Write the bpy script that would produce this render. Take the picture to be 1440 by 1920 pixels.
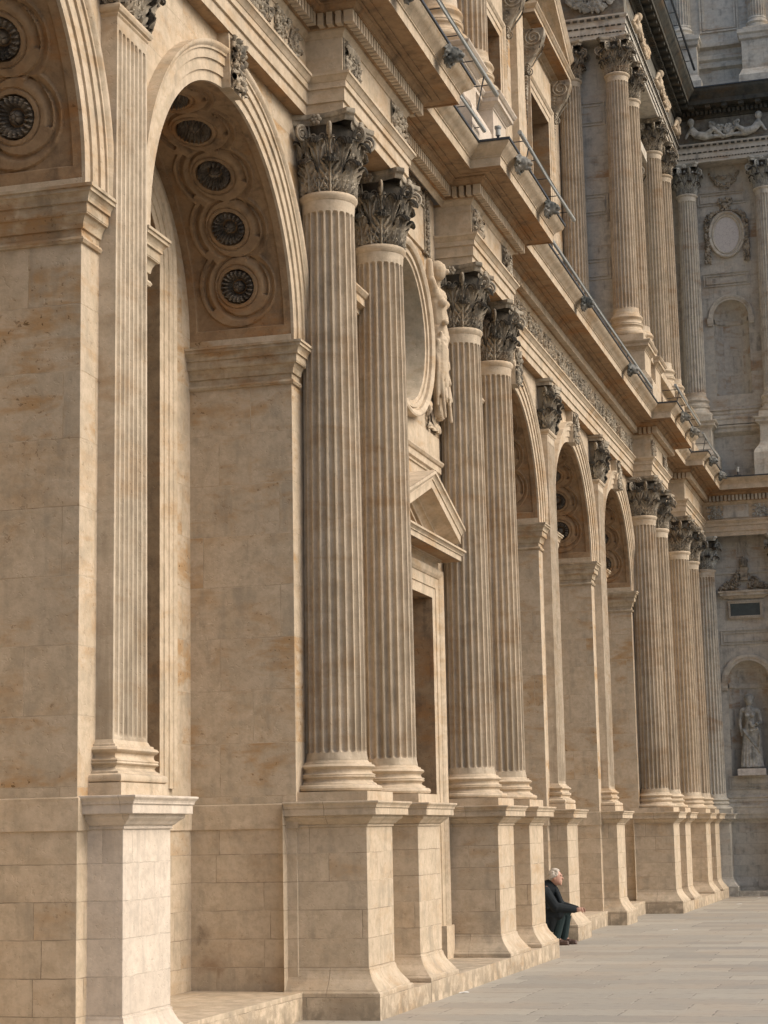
import bpy, bmesh, math, random
from mathutils import Matrix, Vector
import numpy as np
PI = math.pi
for o in list(bpy.data.objects): bpy.data.objects.remove(o)
SC = bpy.context.scene; COL = SC.collection

# ------------------------------------------------------------------ camera
cam_d = bpy.data.cameras.new('camera'); cam = bpy.data.objects.new('camera', cam_d); COL.objects.link(cam)
SC.camera = cam
yaw, pit, rol = 0.276533480, 0.164645220, -0.0189586294
fwd = Vector((-math.sin(yaw)*math.cos(pit), math.cos(yaw)*math.cos(pit), math.sin(pit)))
r0 = Vector((math.cos(yaw), math.sin(yaw), 0)); u0 = r0.cross(fwd)
ri = r0*math.cos(rol)+u0*math.sin(rol); up = ri.cross(fwd)
M = Matrix((ri, up, -fwd)).transposed().to_4x4(); M.translation = (0, 0, 1.75)
cam.matrix_world = M
cam_d.sensor_fit = 'VERTICAL'; cam_d.sensor_height = 36; cam_d.lens = 3611.18/1920*36
cam_d.clip_start = .1; cam_d.clip_end = 2000
# ------------------------------------------------------------------ light
W = bpy.data.worlds.new('World'); SC.world = W; W.use_nodes = True
nt = W.node_tree; bg = nt.nodes['Background']
sky = nt.nodes.new('ShaderNodeTexSky'); sky.sky_type = 'NISHITA'; sky.sun_disc = False
SUN_EL, SUN_AZ = math.radians(40), math.radians(88)     # azimuth clockwise from +Y
sky.sun_elevation = SUN_EL; sky.sun_rotation = SUN_AZ; sky.dust_density = 4.0; sky.air_density = 1.0
nt.links.new(sky.outputs[0], bg.inputs[0]); bg.inputs[1].default_value = 0.13
sd = bpy.data.lights.new('sun', 'SUN'); sun = bpy.data.objects.new('sun', sd); COL.objects.link(sun)
sd.energy = 1.4; sd.angle = math.radians(40); sd.color = (1.0, 0.915, 0.78)
sv = Vector((math.sin(SUN_AZ)*math.cos(SUN_EL), math.cos(SUN_AZ)*math.cos(SUN_EL), math.sin(SUN_EL)))
sun.rotation_euler = sv.to_track_quat('Z', 'Y').to_euler(); sun.location = (20, 20, 40)
SC.view_settings.view_transform = 'Standard'; SC.view_settings.look = 'None'
SC.view_settings.exposure = 0.43; SC.view_settings.gamma = 1.0
SC.cycles.max_bounces = 8; SC.cycles.diffuse_bounces = 4; SC.cycles.use_denoising = True

# ------------------------------------------------------------------ materials
def mat(name):
    m = bpy.data.materials.new(name); m.use_nodes = True
    return m, m.node_tree, m.node_tree.nodes['Principled BSDF']
def N(t, typ, **k):
    n = t.nodes.new(typ)
    for a, v in k.items(): setattr(n, a, v)
    return n
def mixc(t, fac, a, b, mode='MIX'):
    n = N(t, 'ShaderNodeMix', data_type='RGBA', blend_type=mode)
    for i, s in ((0, fac), (6, a), (7, b)):
        if isinstance(s, (tuple, list)): n.inputs[i].default_value = (*s, 1) if len(s) == 3 else s
        elif isinstance(s, (int, float)): n.inputs[i].default_value = s
        else: t.links.new(s, n.inputs[i])
    return n.outputs[2]
def mth(t, op, a, b=None, c=None):
    n = N(t, 'ShaderNodeMath', operation=op)
    for i, s in enumerate((a, b, c)):
        if s is None: continue
        if isinstance(s, (int, float)): n.inputs[i].default_value = s
        else: t.links.new(s, n.inputs[i])
    return n.outputs[0]
def ramp(t, fac, lo, hi):
    n = N(t, 'ShaderNodeMapRange', interpolation_type='SMOOTHSTEP'); n.inputs[1].default_value = lo; n.inputs[2].default_value = hi
    t.links.new(fac, n.inputs[0]); return n.outputs[0]
def noise(t, vec, scale, detail=4, rough=.55, dist=0):
    n = N(t, 'ShaderNodeTexNoise'); n.inputs['Scale'].default_value = scale; n.inputs['Detail'].default_value = detail
    n.inputs['Roughness'].default_value = rough; n.inputs['Distortion'].default_value = dist
    t.links.new(vec, n.inputs['Vector']); return n.outputs[0]
def stone(name, c1, c2, warm, dark, warm_amt=.5, dark_amt=.35, joints=0, jstr=.6, rough=.9, bump=.45, pits=.6, streak=.35):
    m, t, p = mat(name)
    g = N(t, 'ShaderNodeNewGeometry'); sx = N(t, 'ShaderNodeSeparateXYZ'); t.links.new(g.outputs['Position'], sx.inputs[0])
    sn = N(t, 'ShaderNodeSeparateXYZ'); t.links.new(g.outputs['True Normal'], sn.inputs[0])
    X, Y, Z = sx.outputs; pos = g.outputs['Position']
    outs = []
    zhi = ramp(t, Z, 1.9, 2.3)
    if joints:      # masonry pattern first, so that the tone of each block differs from its neighbours'
        n0 = noise(t, pos, 5, 3)
        fx = mth(t, 'GREATER_THAN', mth(t, 'ABSOLUTE', sn.outputs[0]), .5)
        U = mth(t, 'ADD', mth(t, 'MULTIPLY', Y, fx), mth(t, 'MULTIPLY', X, mth(t, 'SUBTRACT', 1, fx)))
        wob = mth(t, 'MULTIPLY', mth(t, 'SUBTRACT', n0, .5), .016)
        lowz = mth(t, 'LESS_THAN', Z, 2.05)
        for (bw, bh, z0) in ((1.15, .27, .21), (1.5, .52, .04)):
            cb = N(t, 'ShaderNodeCombineXYZ'); t.links.new(mth(t, 'ADD', mth(t, 'ADD', U, 31.7), wob), cb.inputs[0])
            t.links.new(mth(t, 'ADD', mth(t, 'SUBTRACT', Z, z0), mth(t, 'ADD', wob, 10*bh)), cb.inputs[1])
            b = N(t, 'ShaderNodeTexBrick'); b.offset = .43; b.squash = .8; b.squash_frequency = 3
            b.inputs['Scale'].default_value = 1; b.inputs['Mortar Size'].default_value = .0055; b.inputs['Mortar Smooth'].default_value = .5
            b.inputs['Brick Width'].default_value = bw; b.inputs['Row Height'].default_value = bh; b.inputs['Bias'].default_value = 0
            b.inputs['Color1'].default_value = (0, 0, 0, 1); b.inputs['Color2'].default_value = (1, 1, 1, 1)
            t.links.new(cb.outputs[0], b.inputs[0]); outs.append(b)
        bc = mixc(t, lowz, outs[1].outputs[0], outs[0].outputs[0]); bw_ = N(t, 'ShaderNodeRGBToBW'); t.links.new(bc, bw_.inputs[0])
        cbo = N(t, 'ShaderNodeCombineXYZ')
        for i_ in range(3): t.links.new(mth(t, 'MULTIPLY', bw_.outputs[0], (3.7, 5.1, 9.3)[i_]), cbo.inputs[i_])
        va = N(t, 'ShaderNodeVectorMath', operation='ADD'); t.links.new(pos, va.inputs[0]); t.links.new(cbo.outputs[0], va.inputs[1]); pos = va.outputs[0]
    n1 = noise(t, pos, .9, 6, .6, .4); n2 = noise(t, pos, 5, 6, .65, .3); n3 = noise(t, pos, 45, 3, .6)
    mp = N(t, 'ShaderNodeMapping'); mp.inputs['Scale'].default_value = (6, 6, .55); t.links.new(pos, mp.inputs[0]); n4 = noise(t, mp.outputs[0], 1, 5, .6, .3)
    mp2 = N(t, 'ShaderNodeMapping'); mp2.inputs['Scale'].default_value = (1.2, 1.2, 4); t.links.new(pos, mp2.inputs[0]); n5 = noise(t, mp2.outputs[0], 1.3, 5, .65, .5)
    col = mixc(t, ramp(t, n2, .35, .65), c1, c2)
    wf = mth(t, 'MULTIPLY', ramp(t, mth(t, 'ADD', mth(t, 'MULTIPLY', n1, .5), mth(t, 'MULTIPLY', n5, .5)), .48, .66), warm_amt)
    jm = None
    if joints:
        mo = N(t, 'ShaderNodeMix', data_type='FLOAT')
        t.links.new(lowz, mo.inputs[0]); t.links.new(outs[1].outputs[1], mo.inputs[2]); t.links.new(outs[0].outputs[1], mo.inputs[3])
        jm = mth(t, 'MULTIPLY', mo.outputs[0], mth(t, 'MULTIPLY', ramp(t, n5, .36, .62), mth(t, 'MULTIPLY', mth(t, 'MULTIPLY_ADD', lowz, .45, .45), jstr)))
        wf = mth(t, 'MULTIPLY', wf, mth(t, 'MULTIPLY_ADD', bw_.outputs[0], 1.0, .35))
        col = mixc(t, mth(t, 'MULTIPLY', bw_.outputs[0], .36), col, tuple(x*.74 for x in c1))
    n6 = noise(t, pos, 2.3, 7, .7, .8)
    wf = mth(t, 'ADD', wf, mth(t, 'MULTIPLY', ramp(t, n6, .54, .70), warm_amt*.35)); wf = mth(t, 'MINIMUM', mth(t, 'MULTIPLY', wf, mth(t, 'MULTIPLY_ADD', zhi, .85, .55)), .9)
    col = mixc(t, wf, col, warm)
    col = mixc(t, mth(t, 'MULTIPLY', ramp(t, n4, .5, .75), streak), col, tuple(x*.62 for x in c2))
    col = mixc(t, mth(t, 'MULTIPLY', ramp(t, mth(t, 'MULTIPLY_ADD', n2, .5, mth(t, 'MULTIPLY', n4, .5)), .5, .68), dark_amt), col, dark)
    if name.startswith('column'):    # grime gathered on the lower third of the shafts
        gz = mth(t, 'MULTIPLY', mth(t, 'SUBTRACT', 1, ramp(t, mth(t, 'ADD', Z, mth(t, 'MULTIPLY', n4, 2.5)), 3.9, 6.3)), ramp(t, n4, .38, .6)); col = mixc(t, mth(t, 'MULTIPLY', gz, .55), col, (.23, .185, .13))
    ng = noise(t, g.outputs['Position'], 17, 5, .7)
    col = mixc(t, mth(t, 'MULTIPLY', ramp(t, ng, .42, .72), .36), col, tuple(x*.64 for x in c2))
    n3b = noise(t, g.outputs['Position'], 26, 2, .5); pit = ramp(t, n3b, .64, .70)
    col = mixc(t, mth(t, 'MULTIPLY', pit, mth(t, 'MULTIPLY', wf, pits)), col, tuple(x*.35 for x in warm))
    if joints:      # splashed dirt along the foot of the walls and two old rusty water stains on one jamb
        wp_ = g.outputs['Position']; low = mth(t, 'SUBTRACT', 1, ramp(t, mth(t, 'ADD', Z, mth(t, 'MULTIPLY', mth(t, 'SUBTRACT', n2, .5), .45)), .02, .42))
        col = mixc(t, mth(t, 'MULTIPLY', low, mth(t, 'MULTIPLY', ramp(t, n2, .35, .6), .55)), col, (.17, .145, .11))
        for (sx_, sy_, sz_, r_, cc) in ((-6.93, 18.02, .52, .22, (.16, .075, .025)), (-7.05, 18.02, .78, .12, (.10, .07, .045)), (-6.22, 18.02, .46, .12, (.22, .14, .08)), (-5.55, 18.0, .1, .25, (.10, .08, .06))):
            d_ = N(t, 'ShaderNodeVectorMath', operation='DISTANCE'); t.links.new(wp_, d_.inputs[0]); d_.inputs[1].default_value = (sx_, sy_, sz_)
            dn = mth(t, 'ADD', d_.outputs['Value'], mth(t, 'MULTIPLY', mth(t, 'SUBTRACT', n2, .5), r_*4.5))
            col = mixc(t, mth(t, 'MULTIPLY', mth(t, 'SUBTRACT', 1, ramp(t, dn, -r_*.6, r_*1.1)), .55), col, cc)
    if jm is not None: col = mixc(t, jm, col, (.085, .065, .045))
    t.links.new(col, p.inputs['Base Color']); p.inputs['Roughness'].default_value = rough
    p.inputs['Specular IOR Level'].default_value = .25
    h = mth(t, 'MULTIPLY_ADD', n3, .35, mth(t, 'MULTIPLY', n2, .8)); h = mth(t, 'SUBTRACT', h, mth(t, 'MULTIPLY', pit, .5))
    if jm is not None: h = mth(t, 'SUBTRACT', h, mth(t, 'MULTIPLY', jm, 1.2))
    bp = N(t, 'ShaderNodeBump'); bp.inputs['Strength'].default_value = bump; bp.inputs['Distance'].default_value = .012
    t.links.new(h, bp.inputs['Height']); t.links.new(bp.outputs[0], p.inputs['Normal'])
    if joints:
        bv = N(t, 'ShaderNodeBevel', samples=4); bv.inputs['Radius'].default_value = .012; t.links.new(bv.outputs[0], bp.inputs['Normal'])
    return m
CR = (.60, .495, .37); CR2 = (.485, .395, .285); OR = (.43, .27, .13); GY = (.30, .28, .235)
ashlar = stone('ashlar_stone', CR, CR2, OR, GY, .82, .34, 1, pits=1.0)
dressed = stone('dressed_stone', CR, CR2, OR, GY, .45, .3)
colst = stone('column_stone', (.58, .49, .375), (.48, .40, .30), (.38, .25, .135), (.28, .235, .175), .42, .45, pits=.5, streak=.35)
brown = stone('patina_shade_stone', (.39, .265, .155), (.29, .195, .115), (.36, .18, .07), (.12, .085, .06), .7, .6)  # sheltered brown patina, with warm bounce and underside shade put into its colour
carved = stone('carved_stone', (.47, .41, .32), (.24, .21, .165), (.24, .15, .075), (.045, .045, .04), .5, .8, bump=.4)
bell = stone('dark_capital_stone', (.10, .085, .065), (.05, .047, .04), (.10, .06, .03), (.03, .03, .03), .5, .7, bump=.5)  # sooty bell tone; leaf backs take it too, for darker crevices
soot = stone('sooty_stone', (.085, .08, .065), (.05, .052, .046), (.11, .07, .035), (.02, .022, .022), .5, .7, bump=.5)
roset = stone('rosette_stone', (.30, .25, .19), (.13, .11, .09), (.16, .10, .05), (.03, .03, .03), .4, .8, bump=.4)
farst = stone('far_ashlar_stone', (.60, .56, .48), (.50, .47, .41), (.36, .23, .13), (.15, .15, .14), .6, .55, 1)
farcol = stone('far_column_stone', (.60, .555, .465), (.50, .46, .39), (.36, .24, .14), (.17, .165, .15), .5, .5)
pale = stone('replaced_ashlar_stone', (.68, .59, .49), (.59, .51, .42), (.48, .37, .25), (.42, .38, .33), .35, .3, 1, jstr=.4)
imst = stone('impost_stone', (.54, .45, .33), (.42, .34, .24), (.37, .225, .11), (.20, .16, .11), .95, .55)
white = stone('pale_marble', (.66, .62, .56), (.50, .47, .43), (.45, .38, .30), (.30, .28, .26), .3, .4)
statst = stone('statue_stone', (.55, .54, .49), (.32, .32, .29), (.25, .22, .17), (.07, .08, .08), .3, .6)
def plain(name, c, rough=.6, metal=0, var=.25, sc=20):
    m, t, p = mat(name); g = N(t, 'ShaderNodeTexCoord'); n = noise(t, g.outputs['Object'], sc, 4)
    t.links.new(mixc(t, n, tuple(x*(1-var) for x in c), tuple(min(1, x*(1+var)) for x in c)), p.inputs['Base Color'])
    p.inputs['Roughness'].default_value = rough; p.inputs['Metallic'].default_value = metal; return m
lead = plain('dark_lead', (.035, .04, .045), .5)
pipe_m = plain('grey_painted_metal', (.36, .37, .35), .5)
glass = plain('window_glass', (.10, .13, .14), .12, 0, .4, 2); glass.node_tree.nodes['Principled BSDF'].inputs['Specular IOR Level'].default_value = .8
bronze = plain('bronze_plaque', (.07, .085, .085), .45, .3, .4, 9)
coat_m = plain('black_cloth', (.008, .012, .015), .95, 0, .4, 40)
denim = plain('dark_green_trousers', (.014, .030, .032), .9, 0, .4, 30)
skin = plain('skin', (.52, .30, .22), .55, 0, .12, 30)
hair_m = plain('grey_hair', (.50, .45, .38), .8, 0, .3, 60)
shoe_m = plain('brown_leather', (.08, .045, .03), .5)
paper = plain('white_paper', (.8, .8, .78), .8)

# ------------------------------------------------------------------ mesh helpers
class MB:
    def __init__(s): s.v = []; s.f = []
    def add(s, vs, fs):
        b = len(s.v); s.v += [tuple(x) for x in vs]; s.f += [tuple(i+b for i in f) for f in fs]; return s
    def box(s, x0, x1, y0, y1, z0, z1):
        return s.add([(x0,y0,z0),(x1,y0,z0),(x1,y1,z0),(x0,y1,z0),(x0,y0,z1),(x1,y0,z1),(x1,y1,z1),(x0,y1,z1)],
            [(0,3,2,1),(4,5,6,7),(0,1,5,4),(1,2,6,5),(2,3,7,6),(3,0,4,7)])
    def grid(s, fn, nu, nv, wu=False):
        vs = [fn(i, j) for j in range(nv) for i in range(nu)]
        fs = []
        for j in range(nv-1):
            for i in range(nu if wu else nu-1):
                a = j*nu+i; b = j*nu+(i+1) % nu; fs.append((a, b, b+nu, a+nu))
        return s.add(vs, fs)
    def lathe(s, prof, n=48, cx=0, cy=0):      # prof (r,z)
        return s.grid(lambda i, j: (cx+prof[j][0]*math.cos(2*PI*i/n), cy+prof[j][0]*math.sin(2*PI*i/n), prof[j][1]), n, len(prof), True)
    def sweep(s, prof, path, closed=False, cap=False, ends=True):
        # prof (outward,z); path in plan, outward = right-hand side
        P = [Vector((p[0], p[1])) for p in path]; n = len(P); mit = []
        for i in range(n):
            if closed: a, b, c = P[i-1], P[i], P[(i+1) % n]
            else: a, b, c = P[max(i-1, 0)], P[i], P[min(i+1, n-1)]
            d1 = (b-a).normalized() if (b-a).length > 1e-9 else (c-b).normalized()
            d2 = (c-b).normalized() if (c-b).length > 1e-9 else d1
            n1 = Vector((d1.y, -d1.x)); n2 = Vector((d2.y, -d2.x)); q = n1+n2
            mit.append(q/q.dot(n1) if q.length > 1e-6 else n1)
        m = len(prof); base = len(s.v)
        s.v += [(P[i].x+mit[i].x*o, P[i].y+mit[i].y*o, z) for i in range(n) for (o, z) in prof]
        for i in range(n if closed else n-1):
            k = (i+1) % n
            for j in range(m-1): s.f.append((base+i*m+j, base+k*m+j, base+k*m+j+1, base+i*m+j+1))
        if cap: s.f.append(tuple(base+i*m+m-1 for i in range(n)))
        if ends and not closed:
            s.f.append(tuple(base+j for j in range(m))); s.f.append(tuple(base+(n-1)*m+j for j in reversed(range(m))))
        return s
    def prism(s, poly, fn, d0, d1):    # poly 2D, fn(a,b,d)->xyz
        n = len(poly); vs = [fn(a, b, d0) for a, b in poly]+[fn(a, b, d1) for a, b in poly]
        fs = [tuple(range(n)), tuple(reversed(range(n, 2*n)))]+[(i, (i+1) % n, n+(i+1) % n, n+i) for i in range(n)]
        return s.add(vs, fs)
    def tube(s, pts, rad, n=6, caps=True):
        pts = [Vector(p) for p in pts]; m = len(pts)
        if not hasattr(rad, '__len__'): rad = [rad]*m
        up = Vector((.13, .21, .97)); rings = []
        for i in range(m):
            d = (pts[min(i+1, m-1)]-pts[max(i-1, 0)])
            if d.length < 1e-9: d = Vector((0, 0, 1))
            d.normalize(); a = d.cross(up)
            if a.length < .1: a = d.cross(Vector((1, 0, 0)))
            a.normalize(); b = d.cross(a); up = b if i == 0 else b*(1 if b.dot(up) >= 0 else -1)
            rings.append([pts[i]+a*rad[i]*math.cos(2*PI*k/n)+up*rad[i]*math.sin(2*PI*k/n) for k in range(n)])
        b0 = len(s.v); s.v += [tuple(p) for r in rings for p in r]
        for i in range(m-1):
            for k in range(n): s.f.append((b0+i*n+k, b0+i*n+(k+1) % n, b0+(i+1)*n+(k+1) % n, b0+(i+1)*n+k))
        if caps: s.f.append(tuple(b0+k for k in range(n))); s.f.append(tuple(b0+(m-1)*n+k for k in reversed(range(n))))
        return s
    def ball(s, c, r, nu=10, nv=7, mtx=None):
        if not hasattr(r, '__len__'): r = (r, r, r)
        def fn(i, j):
            a = 2*PI*i/nu; b = -PI/2+PI*j/(nv-1); v = Vector((r[0]*math.cos(b)*math.cos(a), r[1]*math.cos(b)*math.sin(a), r[2]*math.sin(b)))
            if mtx: v = mtx @ v
            return (c[0]+v.x, c[1]+v.y, c[2]+v.z)
        return s.grid(fn, nu, nv, True)
    def xf(s, fn): s.v = [tuple(fn(*p)) for p in s.v]; return s
    def mesh(s, name, smooth=None):
        me = bpy.data.meshes.new(name); me.from_pydata(s.v, [], s.f); me.update()
        if smooth is not None:
            me.shade_smooth() if smooth >= 180 else None
            if smooth < 180:
                try: me.shade_smooth(); me.set_sharp_from_angle(angle=math.radians(smooth))
                except Exception: pass
        return me
WLOC = {}
def obj(name, me, m, parent=None, loc=(0, 0, 0), rot=0, scale=None, smooth=None):
    if isinstance(me, MB): me = me.mesh(name, smooth)
    if m is not None and not me.materials: me.materials.append(m)
    o = bpy.data.objects.new(name, me); COL.objects.link(o)
    if parent is not None:
        o.parent = parent; pl = WLOC[parent.name]
        o.location = (loc[0]-pl[0], loc[1]-pl[1], loc[2]-pl[2])
    else: o.location = loc
    o.rotation_euler = (0, 0, rot)
    if scale: o.scale = scale
    # children of rotated/scaled parts are not used: parts keep world-aligned frames
    WLOC[o.name] = tuple(loc); return o
def root(name, loc, label, cat, group=None):
    o = bpy.data.objects.new(name, None); COL.objects.link(o); o.location = loc; o.empty_display_size = .2
    o['label'] = label; o['category'] = cat
    if group: o['group'] = group
    WLOC[o.name] = tuple(loc); return o
def blob(mb, vox=.02, smooth=6, name='blob'):
    me = mb.mesh(name); o = bpy.data.objects.new('tmp', me); COL.objects.link(o)
    r = o.modifiers.new('r', 'REMESH'); r.mode = 'VOXEL'; r.voxel_size = vox; r.use_smooth_shade = True
    sm = o.modifiers.new('s', 'SMOOTH'); sm.iterations = smooth; sm.factor = .5
    dg = bpy.context.evaluated_depsgraph_get(); dg.update()
    out = bpy.data.meshes.new_from_object(o.evaluated_get(dg)); out.name = name
    bpy.data.objects.remove(o); bpy.data.meshes.remove(me); return out
def smooth01(x, a, b):
    t = min(1, max(0, (x-a)/(b-a))); return t*t*(3-2*t)
R = random.Random(7)

# ------------------------------------------------------------------ dimensions
XW = -6.06; XC = -5.80; XDIE = -5.36; XP = -5.78      # wall face, column axis, pedestal fronts
A1, A2, B1, B2, C1, C2, D1, D2 = 18.51, 20.42, 24.28, 26.2, 40.72, 42.62, 46.4, 48.3
P_ = [8.66, 13.66, 31.16, 36.08]
COLS = [A1, A2, B1, B2, C1, C2, D1, D2]
ARCH = [(9.30, 13.02), (14.30, 18.02), (26.90, 30.52), (31.80, 35.44), (36.72, 40.30)]
ZC = 6.76; ZA = 9.13
YF = 50.3; YFC = 50.04                                 # far wing wall face and column axis
FX = [-5.59, -3.54]
wing = root('palace_wing', (XW, 29, 0), 'long honey coloured stone palace wing with paired fluted columns and arches receding to the right', 'building')
end = root('palace_end_wing', (-4, YF, 0), 'greyer shaded palace wing closing the corner of the court, with niches and an oval medallion', 'building')

# ------------------------------------------------------------------ columns
def fl_depth(t, z, z0, z1, w, d):
    q = 1-t*t
    if z < z0+w: q -= ((z0+w-z)/w)**2
    if z > z1-w: q -= ((z-z1+w)/w)**2
    return d*math.sqrt(q) if q > 0 else 0
def shaft_mesh(z0, z1, r0, r1, zf0, zf1, nfl=22):
    mb = MB(); ang = []
    for k in range(nfl):
        for t in (-1.19, -1, -.94, -.8, -.5, -.17, .17, .5, .8, .94, 1): ang.append((2*PI*(k+.5+t*.42)/nfl, t))
    w = 2*PI*r0/nfl*.42
    zs = [z0, z0+.02, zf0-.005]+[zf0+w*(1-math.cos(PI/2*i/5)) for i in range(6)]
    zs += [zf0+w+(zf1-zf0-2*w)*i/8 for i in range(1, 8)]+[zf1-w*(1-math.cos(PI/2*i/5)) for i in range(5, -1, -1)]+[zf1+.005, z1-.02, z1]
    def fn(i, j):
        a, t = ang[i]; z = zs[j]; h = (z-z0)/(z1-z0)
        r = r0+(r1-r0)*(h**1.7)+(.012*(1-smooth01(z, z0, z0+.06)))+(.012*smooth01(z, z1-.06, z1))
        if abs(t) < 1: r -= fl_depth(t, z, zf0, zf1, w, w*1.3)
        return (r*math.cos(a), r*math.sin(a), z)
    mb.grid(fn, len(ang), len(zs), True); return mb.mesh('column_shaft', 35)
BASE = [(.12,2.148),(.10,2.15),(.118,2.16),(.126,2.182),(.118,2.205),(.10,2.215),(.078,2.218),(.076,2.232),(.052,2.245),(.042,2.262),(.05,2.28),
    (.064,2.285),(.07,2.295),(.064,2.303),(.064,2.307),(.07,2.315),(.064,2.324),(.048,2.328),(.038,2.342),(.038,2.36),(.046,2.372),(.058,2.378),(.07,2.396),(.058,2.415),(.04,2.42),(.036,2.437),(.018,2.44),(.004,2.47),(-.01,2.475)]
def base_mesh(r, zoff=0, k=1.2, half=.455):
    mb = MB(); mb.lathe([(r+o*k, z+zoff) for o, z in BASE], 56)
    me1 = mb
    me1.box(-half, half, -half, half, 2.052+zoff, 2.148+zoff); return me1.mesh('column_base', 40)
def leaf(mb, fr, H, Wd, c, r_at, lean=.0, nu=23, nv=32, th=.014, seed=0):
    """acanthus leaf: lobed edge, raised midrib, deep grooves between the fingers, tip rolled outwards"""
    A = math.radians(200); g = H/.36
    def pt(u, v, off):
        au = abs(u); z_e = H*.82
        lob = abs(math.sin(PI*(5.5*v+.0)))                      # fingers of the edge
        w = Wd*(.66+.34*math.sin(PI*min(.62, v/.75+.12)))*(.76+.24*lob**.6)*(1-.42*smooth01(v, .84, 1))*(1-.16*smooth01(v, .5, .7))
        x = u*w; vv = v-.06*au*(1-v)
        rel = .020*(1-au)**1.5-.026*smooth01(v, .15, .55)*(0 if au < .0 else 0)
        rel += .026*math.cos(2*PI*(5.5*v-1.5*au))*smooth01(au, .10, .32)*(1-smooth01(v, .60, .75))+.012*math.cos(8.5*PI*au)*smooth01(v, .58, .72)       # fingers and grooves
        rel += .014*(1-smooth01(au, .03, .10))-.012*(smooth01(au, .08, .14)*(1-smooth01(au, .16, .26)))
        rel += .030*au*au*smooth01(v, .12, .5)
        rel *= (1 if v < .95 else .6)
        if v < .62:
            z = z_e*v/.62; r = r_at(z)+.020+lean*v+.04*smooth01(v, .30, .62)*g**.3
            return fr(x, r+rel+off, z+.03*au*H)
        a = (v-.62)/.38*A; re = r_at(z_e)+.020+lean*.62+.04*g**.3
        cx, cz = re+c, z_e; R_ = c-rel-off
        return fr(x, cx-R_*math.cos(a), cz+R_*math.sin(a)+.03*au*H*(1-smooth01(v, .62, .8)))
    mb.grid(lambda i, j: pt(-1+2*i/(nu-1), j/(nv-1), 0), nu, nv)
    f0 = len(mb.f); mb.grid(lambda i, j: pt(-1+2*i/(nu-1), j/(nv-1), -th), nu, nv)
    if not hasattr(mb, 'dark'): mb.dark = []
    mb.dark += list(range(f0, len(mb.f)))
def spiral(mb, fr, c, r0, turns, rad, sgn=1, start=90, stem=None, n=34, tip=.25):
    # fr(a,b)->xyz in the plane of the scroll
    pts = []; rs = []
    if stem:
        for i, (a, b, q) in enumerate(stem): pts.append(fr(a, b)); rs.append(q)
    for i in range(n):
        t = i/(n-1); a = math.radians(start)-sgn*2*PI*turns*t; r = r0*(1-t)**.85+.004
        pts.append(fr(c[0]+r*math.cos(a), c[1]+r*math.sin(a))); rs.append(rad*(1-(1-tip)*t))
    mb.tube(pts, rs, 6)
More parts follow.
